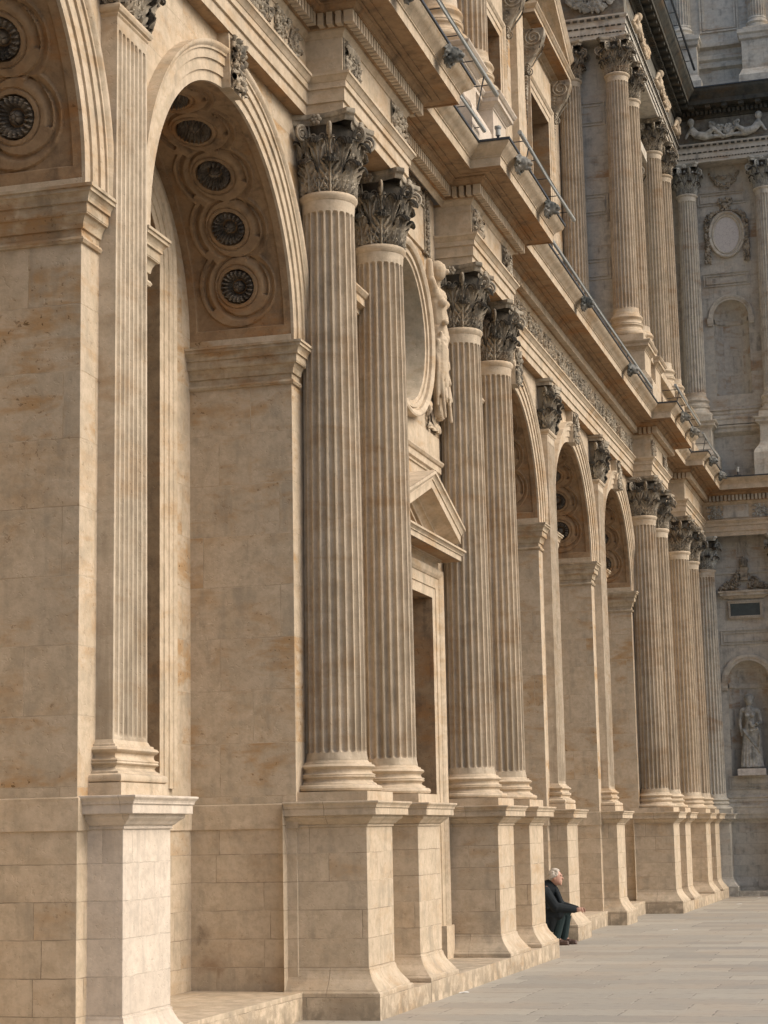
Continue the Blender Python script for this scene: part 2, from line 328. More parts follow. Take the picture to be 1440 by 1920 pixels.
def capital_mesh(r, H, composite=False, dia=None):
    k = H/.83; mb = MB()
    rb = lambda z: r*(.96+.02*z/H)+max(0, z/H-.62)**2*r*1.6
    mb.lathe([(r*.9, 0)]+[(rb(H*.87*i/10), H*.87*i/10) for i in range(11)], 32)
    def rad_frame(a):
        ca, sa = math.cos(a), math.sin(a)
        def fr(x, rr, z):
            b = a+x/max(rr, .05)*.75; ex = x*.25
            return (rr*math.cos(b)-ex*sa, rr*math.sin(b)+ex*ca, z)
        return fr
    for i in range(8):
        leaf(mb, rad_frame(PI/4*i+PI/8), .36*k, .122*r/.27, .045*k, rb, .015, seed=i)
        leaf(mb, rad_frame(PI/4*i), .60*k, .112*r/.27, .06*k, rb, .03, seed=i+9)
        leaf(mb, rad_frame(PI/4*i+PI/8), .66*k, .06*r/.27, .04*k, rb, .05, nu=9, nv=18, seed=i+20)
    vr = (.125 if composite else .088)*k*r/.27*.95
    for q in range(4):
        a = PI/4+PI/2*q
        for s in (-1, 1):
            da = a+s*math.radians(20); ca, sa = math.cos(da), math.sin(da)
            nx, ny = -math.sin(a)*s*.035, math.cos(a)*s*.035
            f = lambda p, z: (p*ca-nx*0+nx*.0+math.cos(a)*0+nx, p*sa+ny, z)
            cr = r*1.52; cz = H*(.70 if composite else .73)
            spiral(mb, f, (cr, cz), vr, 2.1, .020*k, 1, 100, [(rb(.3*k)+.02, .30*k, .016*k), (rb(.42*k)+.02, .44*k, .02*k), (r*1.22, .60*k, .024*k), (r*1.38, H*.80, .024*k)])
            mb.ball((cr*ca+nx, cr*sa+ny, cz), vr*.34, 7, 5)
        # small inner helices, central flower
        a2 = PI/2*q; ca, sa = math.cos(a2), math.sin(a2)
        if not composite:
            for s in (-1, 1):
                f = lambda p, z: ((r*1.22)*ca-(s*p)*sa, (r*1.22)*sa+(s*p)*ca, z)
                spiral(mb, f, (.055*k, H*.70), .045*k, 1.8, .012*k, 1, 20, [(.15*k, .38*k, .01*k), (.13*k, .52*k, .014*k)])
        for m in range(7):
            b = 2*PI*m/6; q_ = .038*k if m < 6 else 0
            mb.ball((r*1.42*ca-q_*math.cos(b)*sa, r*1.42*sa+q_*math.cos(b)*ca, H*.90+q_*math.sin(b)), .028*k, 7, 5)
        for m in range(-1, 0):
            mb.tube([(r*1.2*ca-(m-2)*.02*sa, r*1.2*sa+(m-2)*.02*ca, H*.45), (r*1.32*ca-(m-2)*.03*sa, r*1.32*sa+(m-2)*.03*ca, H*.84)], .012*k, 5)
    if composite:
        mb.lathe([(r*1.0, H*.60), (r*1.16, H*.62), (r*1.2, H*.66), (r*1.1, H*.69)], 28)
        for i in range(16): mb.ball((r*1.2*math.cos(PI/8*i), r*1.2*math.sin(PI/8*i), H*.72), (.035, .035, .045), 7, 5)
    # abacus
    R1 = dia or r*1.98; pts = []
    for q in range(4):
        a = PI/4+PI/2*q; d = R1
        c = Vector((d*math.cos(a), d*math.sin(a))); tn = Vector((-math.sin(a), math.cos(a)))*.05*k
        c2 = Vector((d*math.cos(a+PI/2), d*math.sin(a+PI/2))); tn2 = Vector((-math.sin(a+PI/2), math.cos(a+PI/2)))*.05*k
        p0, p1 = c+tn, c2-tn2; am = a+PI/4; mid = Vector((math.cos(am), math.sin(am)))
        for i in range(9):
            t = i/8; p = p0*(1-t)+p1*t-mid*(.10*k*4*t*(1-t)*.9); pts.append(p)
    nlay = [(.90, H*.865), (.93, H*.885), (.95, H*.93), (1.0, H*.935), (1.02, H*.95), (1.02, H), (.3, H+.001)]
    mb.grid(lambda i, j: (pts[i].x*nlay[j][0], pts[i].y*nlay[j][0], nlay[j][1]), len(pts), len(nlay), True)
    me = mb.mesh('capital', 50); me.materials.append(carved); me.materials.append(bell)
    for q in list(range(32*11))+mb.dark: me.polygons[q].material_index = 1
    return me
ZS0, ZS1 = 2.462, 8.22
SH = shaft_mesh(ZS0, ZS1, .31, .272, 2.53, 8.10); BM = base_mesh(.31)
NK = MB().lathe([(.26, 8.20), (.285, 8.215), (.292, 8.225), (.30, 8.24), (.312, 8.262), (.312, 8.28), (.30, 8.298), (.28, 8.303), (.262, 8.31)], 48).mesh('necking', 40)
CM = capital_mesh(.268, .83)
def column(parent, x, y, shaft, base, neck, cap, zc, m1=colst, m2=carved, m3=dressed, rot=0):
    s = obj('column', shaft, m1, parent, (x, y, 0))
    obj('base', base, m3, s, (x, y, 0)); obj('necking', neck, m3, s, (x, y, 0))
    obj('capital', cap, m2, s, (x, y, zc), rot); return s
for i, y in enumerate(COLS): column(wing, XC, y, SH, BM, NK, CM, 8.30)
for m_, nm in ((SH, 'far_shaft'), (BM, 'far_base'), (NK, 'far_neck'), (CM, 'far_cap')): pass
def recol(me, m):
    c = me.copy()
    if c.materials: c.materials[0] = m
    else: c.materials.append(m)
    return c
SHf, BMf, NKf, CMf = recol(SH, farcol), recol(BM, farcol), recol(NK, farcol), recol(CM, statst)
FXX = FX+[-1.49, .56]
for x in FXX: column(end, x, YFC, SHf, BMf, NKf, CMf, 8.30)

# ------------------------------------------------------------------ pedestals
PED = [(.15,-.3),(.15,.245),(.14,.258),(.125,.262),(.12,.275),(.085,.32),(.045,.37),(.02,.42),(.012,.445),(.012,.462),(0,.465),(0,1.805),(.014,1.808),(.014,1.832),(.03,1.84),(.05,1.862),(.082,1.885),(.088,1.895),(.088,1.915),
    (.135,1.918),(.135,1.985),(.145,1.988),(.145,2.0),(.152,2.015),(.166,2.03),(.17,2.035),(.17,2.048),(.16,2.052)]
def pedestal(parent, path, m, name='pedestal'):
    return obj(name, MB().sweep(PED, path, cap=True), m, parent)
hd = .455
for a, b in ((A1, A2), (B1, B2), (C1, C2), (D1, D2)):
    xi = -5.74
    pedestal(wing, [(XW-.1, a-hd), (XDIE, a-hd), (XDIE, a+hd), (xi, a+hd), (xi, b-hd), (XDIE, b-hd), (XDIE, b+hd), (XW-.1, b+hd)], ashlar)
for y in P_: pedestal(wing, [(XW-.1, y-.455), (XP, y-.455), (XP, y+.455), (XW-.1, y+.455)], pale if y < 15 else ashlar)
for x in FXX: pedestal(end, [(x-.44, YF+.1), (x-.44, YF-.70), (x+.34, YF-.70), (x+.34, YF+.1)] if 0 else [(x-.44, YF+.1), (x-.44, YFC-.42), (x+.40, YFC-.42), (x+.40, YF+.1)], farst)
# base slabs and ledges
for a, b in ((A1, B2), (C1, D2)):
    obj('plinth_step', MB().box(XW-.3, XDIE+.147, a-hd-.147, b+hd+.147, -.3, .2), ashlar, wing)
for a, b in ARCH: obj('plinth_step', MB().box(-7.3, -5.98, a-.3, b+.3, -.3, .258), ashlar, wing)
obj('plinth_step', MB().box(-6.5, 2, YF-.75, YF+.1, -.3, .13), farst, end)

# ------------------------------------------------------------------ pilasters
def pil_shaft(w0, w1, d, z0, z1, nf=7):
    mb = MB(); zf0, zf1 = z0+.06, z1-.12; pit = 1/nf; w = w0/nf*.36
    us = [(-1, 0, 9), (-1, 1, 9)]
    for k in range(nf):
        for t in (-1, -.8, -.45, 0, .45, .8, 1): us.append((-1+.06+(2-.12)*((k+.5+t*.36)/nf), 1, t))
    us += [(1, 1, 9), (1, 0, 9)]
    zs = [z0, zf0-.004]+[zf0+w*(1-math.cos(PI/2*i/4)) for i in range(5)]+[zf0+w+(zf1-zf0-2*w)*i/4 for i in range(1, 4)]+[zf1-w*(1-math.cos(PI/2*i/4)) for i in range(4, -1, -1)]+[zf1+.004, z1]
    def fn(i, j):
        u, f, t = us[i]; z = zs[j]; hw = (w0+(w1-w0)*(z-z0)/(z1-z0))/2
        x = d*f
        if abs(t) < 1: x -= fl_depth(t, z, zf0, zf1, w, w*.95)
        return (x, u*hw, z)
    mb.grid(fn, len(us), len(zs)); return mb.mesh('pilaster_shaft', 35)
PS = pil_shaft(.66, .60, .14, ZS0-.03, ZS1)
def pil_cap(w, d, H):
    mb = MB(); k = H/.83; hw = w/2; mb.box(-.1, d, -hw+.01, hw-.01, 0, H*.87)
    def fr_front(y0):
        return lambda x, r, z: (d-.27+r+.0, y0+x, z)
    def fr_corner(s):
        c = math.sqrt(.5)
        return lambda x, r, z: (d-.27*c+r*c-x*c*s*-1*-1, s*(hw-.27*c+r*c)+x*c, z)
    def fr_side(s): return lambda x, r, z: (d*.35+x, s*(hw-.27+r), z)
    ra = lambda z: .262+max(0, z/H-.62)**2*.3
    for y0 in (-w*.26, w*.26): leaf(mb, fr_front(y0), .36*k, .13, .045*k, ra, .015)
    leaf(mb, fr_front(0), .60*k, .12, .055*k, ra, .03)
    for s in (-1, 1):
        leaf(mb, fr_corner(s), .36*k, .07, .045*k, ra, .015); leaf(mb, fr_corner(s), .60*k, .12, .055*k, ra, .03)
        leaf(mb, fr_side(s), .34*k, .09, .04*k, ra, .01)
        c = math.sqrt(.5)
        for q in (0, 1):
            ca, sa = (math.cos(math.radians(30+30*q)), math.sin(math.radians(30+30*q)))
            f = lambda p, z: (d-.12+p*ca, s*(hw-.12+p*sa), z)
            spiral(mb, f, (.22, H*.73), .085*k, 2.1, .02*k, 1, 100, [(.10, .34*k, .016), (.12, .46*k, .02), (.16, .62*k, .024), (.19, H*.80, .024)])
            mb.ball((d-.12+.22*ca, s*(hw-.12+.22*sa), H*.73), .03, 7, 5)
        f = lambda p, z: (d+.05, s*p, z); spiral(mb, f, (.055*k, H*.70), .045*k, 1.8, .012*k, 1, 20, [(.15*k, .38*k, .01*k), (.13*k, .52*k, .014*k)])
    for m in range(7):
        b = 2*PI*m/6; q_ = .038*k if m < 6 else 0
        mb.ball((d+.10, q_*math.cos(b), H*.90+q_*math.sin(b)), .028*k, 7, 5)
    out = [(-.1, -hw-.14), (d+.10, -hw-.14), (d+.14, -hw-.08), (d+.06, -hw*.4), (d+.05, 0), (d+.06, hw*.4), (d+.14, hw+.08), (d+.10, hw+.14), (-.1, hw+.14)]
    lay = [(.93, H*.865), (.95, H*.93), (1., H*.935), (1.02, H*.95), (1.02, H)]
    mb.grid(lambda i, j: (out[i][0]*lay[j][0], out[i][1]*lay[j][0], lay[j][1]), len(out), len(lay)); mb.f.append(tuple(len(mb.v)-len(out)+i for i in range(len(out))))
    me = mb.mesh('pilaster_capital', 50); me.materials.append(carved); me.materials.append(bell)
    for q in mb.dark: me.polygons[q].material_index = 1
    return me
PC = pil_cap(.60, .14, .83)
def around(y, hw, d, o=0): return [(XW-.02, y-hw), (XW+d, y-hw), (XW+d, y+hw), (XW-.02, y+hw)]
for y in P_:
    s = obj('pilaster', PS, colst, wing, (XW, y, 0))
    mb = MB().sweep([(.125, 2.052), (.125, 2.148)]+BASE[1:], around(y, .33, .14), ends=False)
    obj('base', mb, dressed, s, smooth=40)
    mb = MB().sweep([(0, 8.20), (.012, 8.215), (.012, 8.23), (.03, 8.24), (.04, 8.262), (.04, 8.28), (.03, 8.298), (.0, 8.303)], around(y, .30, .14), ends=False)
    obj('necking', mb, dressed, s); obj('capital', PC, carved, s, (XW, y, 8.30))

# ------------------------------------------------------------------ arcade walls
def piers():
    edges = [(7.4, ARCH[0][0])]+[(ARCH[0][1], ARCH[1][0]), (ARCH[1][1], ARCH[2][0]), (ARCH[2][1], ARCH[3][0]), (ARCH[3][1], ARCH[4][0]), (ARCH[4][1], YF)]
    return edges
IMP = [(0,6.238),(.022,6.24),(.034,6.262),(.022,6.285),(.004,6.287),(.004,6.348),(.022,6.35),(.026,6.37),(.034,6.40),(.056,6.44),(.078,6.445),(.078,6.452),(.082,6.456),(.082,6.53),(.10,6.531),(.10,6.55),(.106,6.57),(.125,6.60),(.14,6.602),(.14,6.632),(.155,6.634),(.155,6.658),(0,6.664)]
BAND = [(0,1.80),(.018,1.802),(.018,2.035),(.0,2.045)]
XB = -7.16
for k, (a, b) in enumerate(piers()):
    if k == 2:      # between A and B: a door bay pierces it
        obj('pier', MB().box(-7.6, XW, a, 21.39, -.3, ZC).box(-7.6, XW, 23.33, b, -.3, ZC).box(-7.6, XW, 21.39, 23.33, 4.66, ZC), ashlar, wing)
    else: obj('pier', MB().box(-7.6, XW, a, b, -.3, ZC), ashlar, wing)
    paths = [[(XB, a), (XW, a), (XW, a+.24)], [(XW, b-(.7 if k != 2 else .24)), (XW, b), (XB, b)]]
    if k in (1, 3, 4): yp = P_[{1: 1, 3: 2, 4: 3}[k]]; paths = [[(XB, a), (XW, a), (XW, yp-.32)], [(XW, yp+.32), (XW, b), (XB, b)]]
    if k == 0: paths = paths[1:]
    if k == 5: paths = paths[:1]
    for pth in paths:
        pth = [(x, y) for x, y in pth]
        # outward must be right-hand side: a->b along +Y has +X on its right, side runs keep that sense
        obj('impost', MB().sweep(IMP, pth), imst, wing); obj('string_band', MB().sweep(BAND, pth), dressed, wing)
# spandrels, archivolts, soffits
def guilloche(x, s, L):
    # x across (-.55..55), s along the arc length, spacing
    a = L/9.78; c0 = L/2; k = round((s-c0)/a); k = max(-4, min(4, k))
    dx, ds = x-.0, (s-c0)-k*a; r = math.hypot(dx, ds); ph = math.degrees(math.atan2(ds, dx))
    h = 0.0
    edge = smooth01(abs(x), .465, .475); se = smooth01(min(s, L-s), .10, .11)
    h_bg = -.028
    w = .006
    ring = 1-smooth01(r, .408, .416)
    h = h_bg*(1-ring)
    h += -.085*(1-smooth01(r, .168, .176))
    rs = .2985+.056*dx/max(r, .01)                       # the S shaped step that links one ring to the next
    if ring > .5:
        h += -.034*smooth01(r, rs-.007, rs)*(1-smooth01(r, rs, rs+.06))
        if dx >= 0: tr = (.262, .338); ok = -20 < ph < 62
        else: tr = (.300, .372); ok = (ph > 128 or ph < -142)
        if ok: h += -.045*smooth01(r, tr[0], tr[1]-.012)*(1-smooth01(r, tr[1]-.008, tr[1]))
        h += -.014*(1-smooth01(abs(r-.222), .004, .009))
    h = h*se*(1-edge)
    return h
def soffit_mesh(r):
    L = PI*r; nx, ns = 120, 620; mb = MB()
    X_, S_ = np.meshgrid(np.linspace(-.55, .55, nx), np.linspace(0, L, ns))
    vs = []
    for j in range(ns):
        s = S_[j, 0]; a = s/r
        for i in range(nx):
            h = guilloche(X_[0, i], s, L); q = r-h
            vs.append((X_[0, i], q*math.cos(a), q*math.sin(a)))
    fs = [(j*nx+i, j*nx+i+1, (j+1)*nx+i+1, (j+1)*nx+i) for j in range(ns-1) for i in range(nx-1)]
    return MB().add(vs, fs).mesh('arch_soffit', 25)
def rosette_mesh():
    mb = MB(); na, nr = 200, 26
    def fn(i, j):
        a = 2*PI*i/na; r = .170*j/(nr-1); t = r/.170
        if t < .33:
            z = .075*math.sqrt(max(0, 1-(t/.35)**2))-.022*(1-smooth01(abs((a*5/(2*PI)+.5) % 1-.5), .04, .12))*smooth01(t, .10, .15)-.012*(1-smooth01(abs(t-.12), .01, .03))
        else:
            q = (t-.33)/.67; z = -.02+.085*smooth01(q, .12, .55)+.026*math.cos(20*a)*smooth01(q, .15, .4)+.012*math.cos(40*a)*smooth01(q, .4, .7)+.012*math.cos(9*PI*q)*abs(math.cos(10*a))
            z *= 1-.8*smooth01(q, .88, 1)
        return (z, r*math.cos(a), r*math.sin(a))
    mb.grid(fn, na, nr, True); return mb.mesh('rosette', 40)
SOF = soffit_mesh(1.86); ROS = rosette_mesh()
ARV = [(0, 0), (0, .03), (.095, .03), (.095, .05), (.20, .05), (.20, .07), (.285, .07), (.285, .088), (.305, .09), (.325, .112), (.34, .118), (.36, .118), (.36, 0)]
def scroll_ornament(mb, fr, w, h, seed=1, d=.03, dense=1.0):
    """acanthus scroll relief in a w x h field; fr(a,b,out)->xyz"""
    rr = random.Random(seed); n = max(1, round(w/h/1.0))
    for k in range(n):
        cx = (k+.5)*w/n; sg = 1 if k % 2 == 0 else -1; r = min(w/n, h)*.40
        f = lambda a, b: fr(a, b, d*.8)
        spiral(mb, f, (cx, h/2), r, 1.7, d*.55, sg, -90*sg, None, 26, .5)
        for m in range(int(13*dense)):
            a = rr.uniform(0, 2*PI); q = r*rr.uniform(.35, 1.12); px, pz = cx+q*math.cos(a)*1.05, h/2+q*math.sin(a)
            px = min(max(px, .02), w-.02); pz = min(max(pz, .02), h-.02)
            L = r*rr.uniform(.16, .34); b = a+sg*rr.uniform(.5, 1.4)
            pts = [fr(px-L*math.cos(b)*(1-t)*.6+L*math.cos(b+t)*t*.6, pz-L*math.sin(b)*(1-t)*.6+L*math.sin(b+t)*t*.6, d*(.4+.7*math.sin(PI*t))) for t in (0, .33, .66, 1)]
            mb.tube(pts, [d*.25, d*.6, d*.5, d*.12], 5)
        for m in range(6):
            a = 2*PI*m/5; q = r*.16 if m < 5 else 0
            mb.ball(fr(cx+q*math.cos(a), h/2+q*math.sin(a), d), r*.11, 6, 5)
def leafy(mb, fr, w, h, n, seed, L=.10, d=.035):
    # overlapping small carved leaves springing from a central stem
    rr = random.Random(seed)
    for k in range(n):
        a0, b0 = rr.uniform(.02, w-.02), rr.uniform(.02, h-.02); an = math.atan2(b0-h*.5+rr.uniform(-.1, .1), a0-w/2)+rr.uniform(-.7, .7); l = L*rr.uniform(.6, 1.3); wd = l*.26
        ca, sa = math.cos(an), math.sin(an); dz = d*rr.uniform(.5, 1.1)
        def f(i, j):
            u = (i-2)/2; v = j/5; q = wd*math.sin(PI*min(1, v*.9+.08))**.8*(.8+.2*math.cos(5*PI*v)); bend = .25*l*v*v*(1 if k % 2 else -1)
            return fr(min(w, max(0, a0+ca*l*v-sa*(u*q+bend))), min(h, max(0, b0+sa*l*v+ca*(u*q+bend))), dz*(.25+math.sin(PI*v)*.9)*(1-.45*u*u)+.004)
        mb.grid(f, 5, 6)
def cluster(mb, fr, w, h, n, seed=1, d=.04, big=.05):
    rr = random.Random(seed)
    for k in range(n):
        a, b = rr.uniform(.03, w-.03), rr.uniform(.03, h-.03); t = rr.random()
        if t < .45:
            L = rr.uniform(.6, 1.6)*big; an = rr.uniform(0, PI)
            pts = [fr(a+L*math.cos(an)*q, b+L*math.sin(an)*q+.3*L*math.sin(PI*(q+.5)), d*(.3+.8*math.cos(q*PI))) for q in (-.5, -.2, .2, .5)]
            mb.tube(pts, [d*.15, d*.5, d*.5, d*.1], 5)
        else: mb.ball(fr(a, b, d*rr.uniform(.2, .7)), rr.uniform(.35, .8)*big, 7, 5)
for k, (a, b) in enumerate(ARCH):
    yc = (a+b)/2; r = (b-a)/2; ns = 64; top = ZA+.02
    ya, yb = a, b
    mb = MB(); pts = []
    for i in range(ns+1):
        t = PI-PI*i/ns; y, z = yc+r*math.cos(t), ZC+r*math.sin(t)
        pts.append((y, z))
    for i in range(ns):
        (y0, z0), (y1, z1) = pts[i], pts[i+1]
        mb.add([(XW, y0, z0), (XW, y1, z1), (XW, y1, top), (XW, y0, top)], [(0, 1, 2, 3)])
    # back of the vault so no light leaks
    mb.add([(XW, ya-.0, ZC), (XW, ya, top), (-7.6, ya, top), (-7.6, yb, top), (XW, yb, top)], [(1, 2, 3, 4)])
    sp = obj('spandrel', mb, ashlar, wing)
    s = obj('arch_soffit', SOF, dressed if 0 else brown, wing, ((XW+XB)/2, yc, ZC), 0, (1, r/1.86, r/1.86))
    for i in range(9):
        t = math.radians(16.4+18.4*i)
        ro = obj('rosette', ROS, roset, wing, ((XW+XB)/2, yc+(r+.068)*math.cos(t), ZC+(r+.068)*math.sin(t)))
        ro.rotation_euler = Vector((0, -math.cos(t), -math.sin(t))).to_track_quat('X', 'Z').to_euler()
        WLOC[ro.name] = (0, 0, 0)
        ro.parent = s; ro.location = (0, 1.86*(1+.068/r)*math.cos(t), 1.86*(1+.068/r)*math.sin(t))
    mb = MB(); path = [(yc-r, 6.66)]+[p for p in pts]+[(yc+r, 6.66)]
    def arv(i, j):
        y, z = path[i]; o, e = ARV[j]
        if i in (0, len(path)-1): dy, dz = (-1, 0) if i == 0 else (1, 0)
        else: dy, dz = (y-yc)/r, (z-ZC)/r
        return (XW+e, y+dy*o, z+dz*o)
    mb.grid(arv, len(path), len(ARV)); obj('archivolt', mb, dressed, wing, smooth=30)
    # keystone with carved face
    mb = MB(); z0, z1 = ZC+r-.012, ZA+.01; w0, w1 = .165, .21
    pr = [(-w0, z0), (w0, z0), (w1, z1), (-w1, z1)]
    mb.prism(pr, lambda p, q, d: (d, yc+p, q), XW-.0, XW+.115)
    ks = obj('keystone', mb, dressed, wing)
    mb = MB(); cluster(mb, lambda p, q, o: (XW+.115+o, yc-.15+p, z0+.03+q), .30, z1-z0-.06, 22, k+3, .045, .035); leafy(mb, lambda p, q, o: (XW+.115+o, yc-.165+p, z0+.01+q), .33, z1-z0-.03, 60, k+5, .13, .06)
    for s_ in (-1, 1): spiral(mb, lambda p, q: (XW+.135, yc+s_*p, q), (.085, z1-.12), .07, 1.6, .02, 1, 90)
    spiral(mb, lambda p, q: (XW+.13, yc+p, q), (0, z0+.09), .06, 1.6, .02, 1, 90)
    obj('carving', mb, carved, ks, smooth=60)
    # back wall with arched window
    hw, zs, rise = 1.03*r/1.86, 7.35, .78
    mb = MB(); cy = yc; n2 = 24
    wp = [(cy-hw, 2.2)]+[(cy+hw*math.cos(PI-PI*i/n2), zs+rise*math.sin(PI-PI*i/n2)) for i in range(n2+1)]+[(cy+hw, 2.2)]
    mb.box(XB-.3, XB, a-.2, cy-hw, -.3, 9.0).box(XB-.3, XB, cy+hw, b+.2, -.3, 9.0).box(XB-.3, XB, cy-hw, cy+hw, -.3, 2.2)
    for i in range(n2):
        (y0, z0_), (y1, z1_) = wp[i+1], wp[i+2]
        mb.add([(XB, y0, z0_), (XB, y1, z1_), (XB, y1, 9), (XB, y0, 9), (XB-.3, y0, z0_), (XB-.3, y1, z1_)], [(0, 1, 2, 3), (0, 1, 5, 4)])
    bw = obj('bay_wall', mb, ashlar, wing)
    FRM = [(-.004, -.62), (-.004, .015), (.09, .015), (.093, .026), (.19, .026), (.193, .037), (.27, .037), (.28, .05), (.31, .06), (.34, .06), (.34, 0)]
    def frm(i, j):
        y, z = wp[i]; o, e = FRM[j]
        p0, p1 = wp[max(i-1, 0)], wp[min(i+1, len(wp)-1)]; d = Vector((p1[0]-p0[0], p1[1]-p0[1])).normalized()
        return (XB+e, y-d.y*o, z+d.x*o)
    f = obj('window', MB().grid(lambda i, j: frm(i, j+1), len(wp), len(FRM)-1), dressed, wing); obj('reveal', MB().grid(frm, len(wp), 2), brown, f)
    mb = MB().add([(XB-.60, y, z) for y, z in wp], [tuple(range(len(wp)))])
    obj('pane', mb, glass, f)
    mb = MB().box(XB-.59, XB-.53, cy-.04, cy+.04, 2.2, zs+rise)
    for z in (3.2, 4.2, 5.2, 6.2, 7.3): mb.box(XB-.59, XB-.54, cy-hw, cy+hw, z, z+.05)
    obj('glazing_bars', mb, lead, f)
    obj('string_band', MB().sweep(BAND, [(XB, a), (XB, b)]), dressed, wing)

# ------------------------------------------------------------------ wall between the piers above springing
for a, b in ((7.4, 9.3), (13.02, 14.3), (18.02, 26.9), (30.52, 31.8), (35.44, 36.72), (40.3, YF)):
    if a == 18.02:
        # oculus bay
        yo, zo, ro = 22.38, 7.92, .91; mb = MB(); n = 48
        y0, y1, z0, z1 = a, b, ZC, 10.1
        mb.box(XW-.06, XW, a, 21.0, ZC, ZA+.02).box(XW-.06, XW, 23.8, b, ZC, ZA+.02)
        sq = 1.4
        for i in range(n):
            t0, t1 = 2*PI*i/n, 2*PI*(i+1)/n
            def sqp(t):
                c, s_ = math.cos(t), math.sin(t); m_ = max(abs(c), abs(s_)); return (yo+sq*c/m_, zo+1.14*s_/m_)
            p0, p1 = sqp(t0), sqp(t1); c0, c1 = (yo+ro*math.cos(t0), zo+ro*math.sin(t0)), (yo+ro*math.cos(t1), zo+ro*math.sin(t1))
            mb.add([(XW, *c0), (XW, *p0), (XW, *p1), (XW, *c1), (XW-.45, *c0), (XW-.45, *c1)], [(0, 1, 2, 3), (0, 3, 5, 4)])
        mb.box(XW-1, XW, 21.0, 23.8, zo+1.138, 10.1)
        obj('bay_wall', mb, ashlar, wing)
    else: obj('bay_wall', MB().box(XW-.06, XW, a, b, ZC+.001, ZA+.02), ashlar, wing)

# oculus frame, glass, figures
OCF = [(-.003, -.24), (-.003, .04), (.045, .045), (.045, .07), (.09, .075), (.09, .055), (.13, .06), (.13, .10), (.16, .125), (.19, .13), (.21, .12), (.215, 0)]
obj_oc = None
oc = obj('oculus_window', MB().grid(lambda i, j: (XW+OCF[j][1], yo+(ro+OCF[j][0])*math.cos(2*PI*i/72), zo+(ro+OCF[j][0])*math.sin(2*PI*i/72)), 72, len(OCF), True), dressed, wing, smooth=35)
obj('pane', MB().add([(XW-.23, yo+ro*math.cos(2*PI*i/40), zo+ro*math.sin(2*PI*i/40)) for i in range(40)], [tuple(range(40))]), glass, oc)

def limb(mb, a, b, ra, rb, n=8, seg=6):
    a, b = Vector(a), Vector(b); pts = [a.lerp(b, i/seg) for i in range(seg+1)]
    mb.ball(a, ra, 10, 7); mb.ball(b, rb, 10, 7); mb.tube(pts, [ra+(rb-ra)*i/seg for i in range(seg+1)], 10)
def relief_figure(mir):
    # standing woman leaning against the oculus, arm raised over it; local (s,o,z), feet at z 0, about 1.9 tall
    mb = MB(); s = mir
    P = lambda a, o, z: (a*s, o, z)
    mb.ball(P(-.02, .13, 1.80), (.085, .09, .115), 12, 9)                # head
    for q_ in range(26):
        a_ = q_*2.4; e_ = .2+.05*q_; mb.ball(P(.02+.09*math.cos(a_)*math.cos(e_), .11+.085*math.sin(a_)*math.cos(e_), 1.80+.12*math.sin(e_)), .030, 7, 5)
    mb.ball(P(-.02, .225, 1.79), (.02, .03, .035), 7, 5); mb.ball(P(.0, .10, 1.86), (.09, .09, .08), 10, 7); limb(mb, P(0, .10, 1.72), P(.02, .09, 1.62), .05, .055)
    limb(mb, P(-.10, .09, 1.55), P(.14, .09, 1.57), .07, .065)          # shoulders
    limb(mb, P(.03, .08, 1.50), P(.07, .08, 1.20), .13, .105); limb(mb, P(.07, .08, 1.20), P(.10, .08, 1.02), .105, .135)
    for q in (-.05, .07): mb.ball(P(.02+q, .17, 1.42), .055, 9, 7)
    limb(mb, P(-.12, .1, 1.56), P(-.27, .10, 1.66), .055, .045); limb(mb, P(-.27, .10, 1.66), P(-.30, .10, 1.86), .042, .035)
    for k in range(9): limb(mb, P(.06-.01*k, .05+.02*math.sin(k), 1.86-.02*k), P(.13+.01*math.sin(2*k), .05, 1.72-.03*k), .035, .03, seg=2)
    limb(mb, P(.15, .09, 1.55), P(.17, .15, 1.27), .05, .042); limb(mb, P(.17, .15, 1.27), P(-.02, .2, 1.18), .04, .03)
    limb(mb, P(.05, .09, .98), P(.0, .12, .55), .115, .08); limb(mb, P(0, .12, .55), P(.03, .09, .12), .075, .05)
    limb(mb, P(.16, .08, .98), P(.19, .10, .52), .11, .075); limb(mb, P(.19, .10, .52), P(.16, .08, .1), .07, .05)
    rr = random.Random(3)
    for k in range(22):                                                   # drapery folds
        x = -.10+.36*k/21; z = 1.02-.25*rr.random()
        limb(mb, P(x*.8+.02, .12, z), P(x+rr.uniform(-.05, .05), .11+.07*(k % 2), rr.uniform(.02, .5)), .026, .018, seg=3)
    for k in range(8): limb(mb, P(-.05+.04*k, .15, 1.06-.03*k), P(.02+.03*k, .17, .82-.02*k), .022, .018, seg=2)
    return blob(mb, .011, 1, 'relief_figure')
for sgn in (1, -1):
    me = relief_figure(1 if sgn == 1 else -1); me2 = me.copy() if 0 else me
    for v in me.vertices: v.co = Vector((v.co.y, v.co.x, v.co.z))
    o_ = obj('relief_figure', me, dressed, wing, (XW-.02, yo+sgn*1.27, 6.95), 0, (1.3, 1.05, 1.12))
    mb = MB(); rr = random.Random(4)
    leafy(mb, lambda a_, b_, o_: (XW+o_, yo+sgn*(1.0+a_), 6.85+b_), .5, .75, 46, 4, .26, .07)
    obj('leaf_carving', mb, dressed, wing, smooth=60)
obj('ledge', MB().sweep([(0, 6.28), (.02, 6.283), (.02, 6.31), (.05, 6.33), (.05, 6.41), (.07, 6.42), (.09, 6.45), (.09, 6.47), (.03, 6.475), (.03, 6.80), (0, 6.80)], [(XW, 20.9), (XW, 23.95)]), dressed, wing)
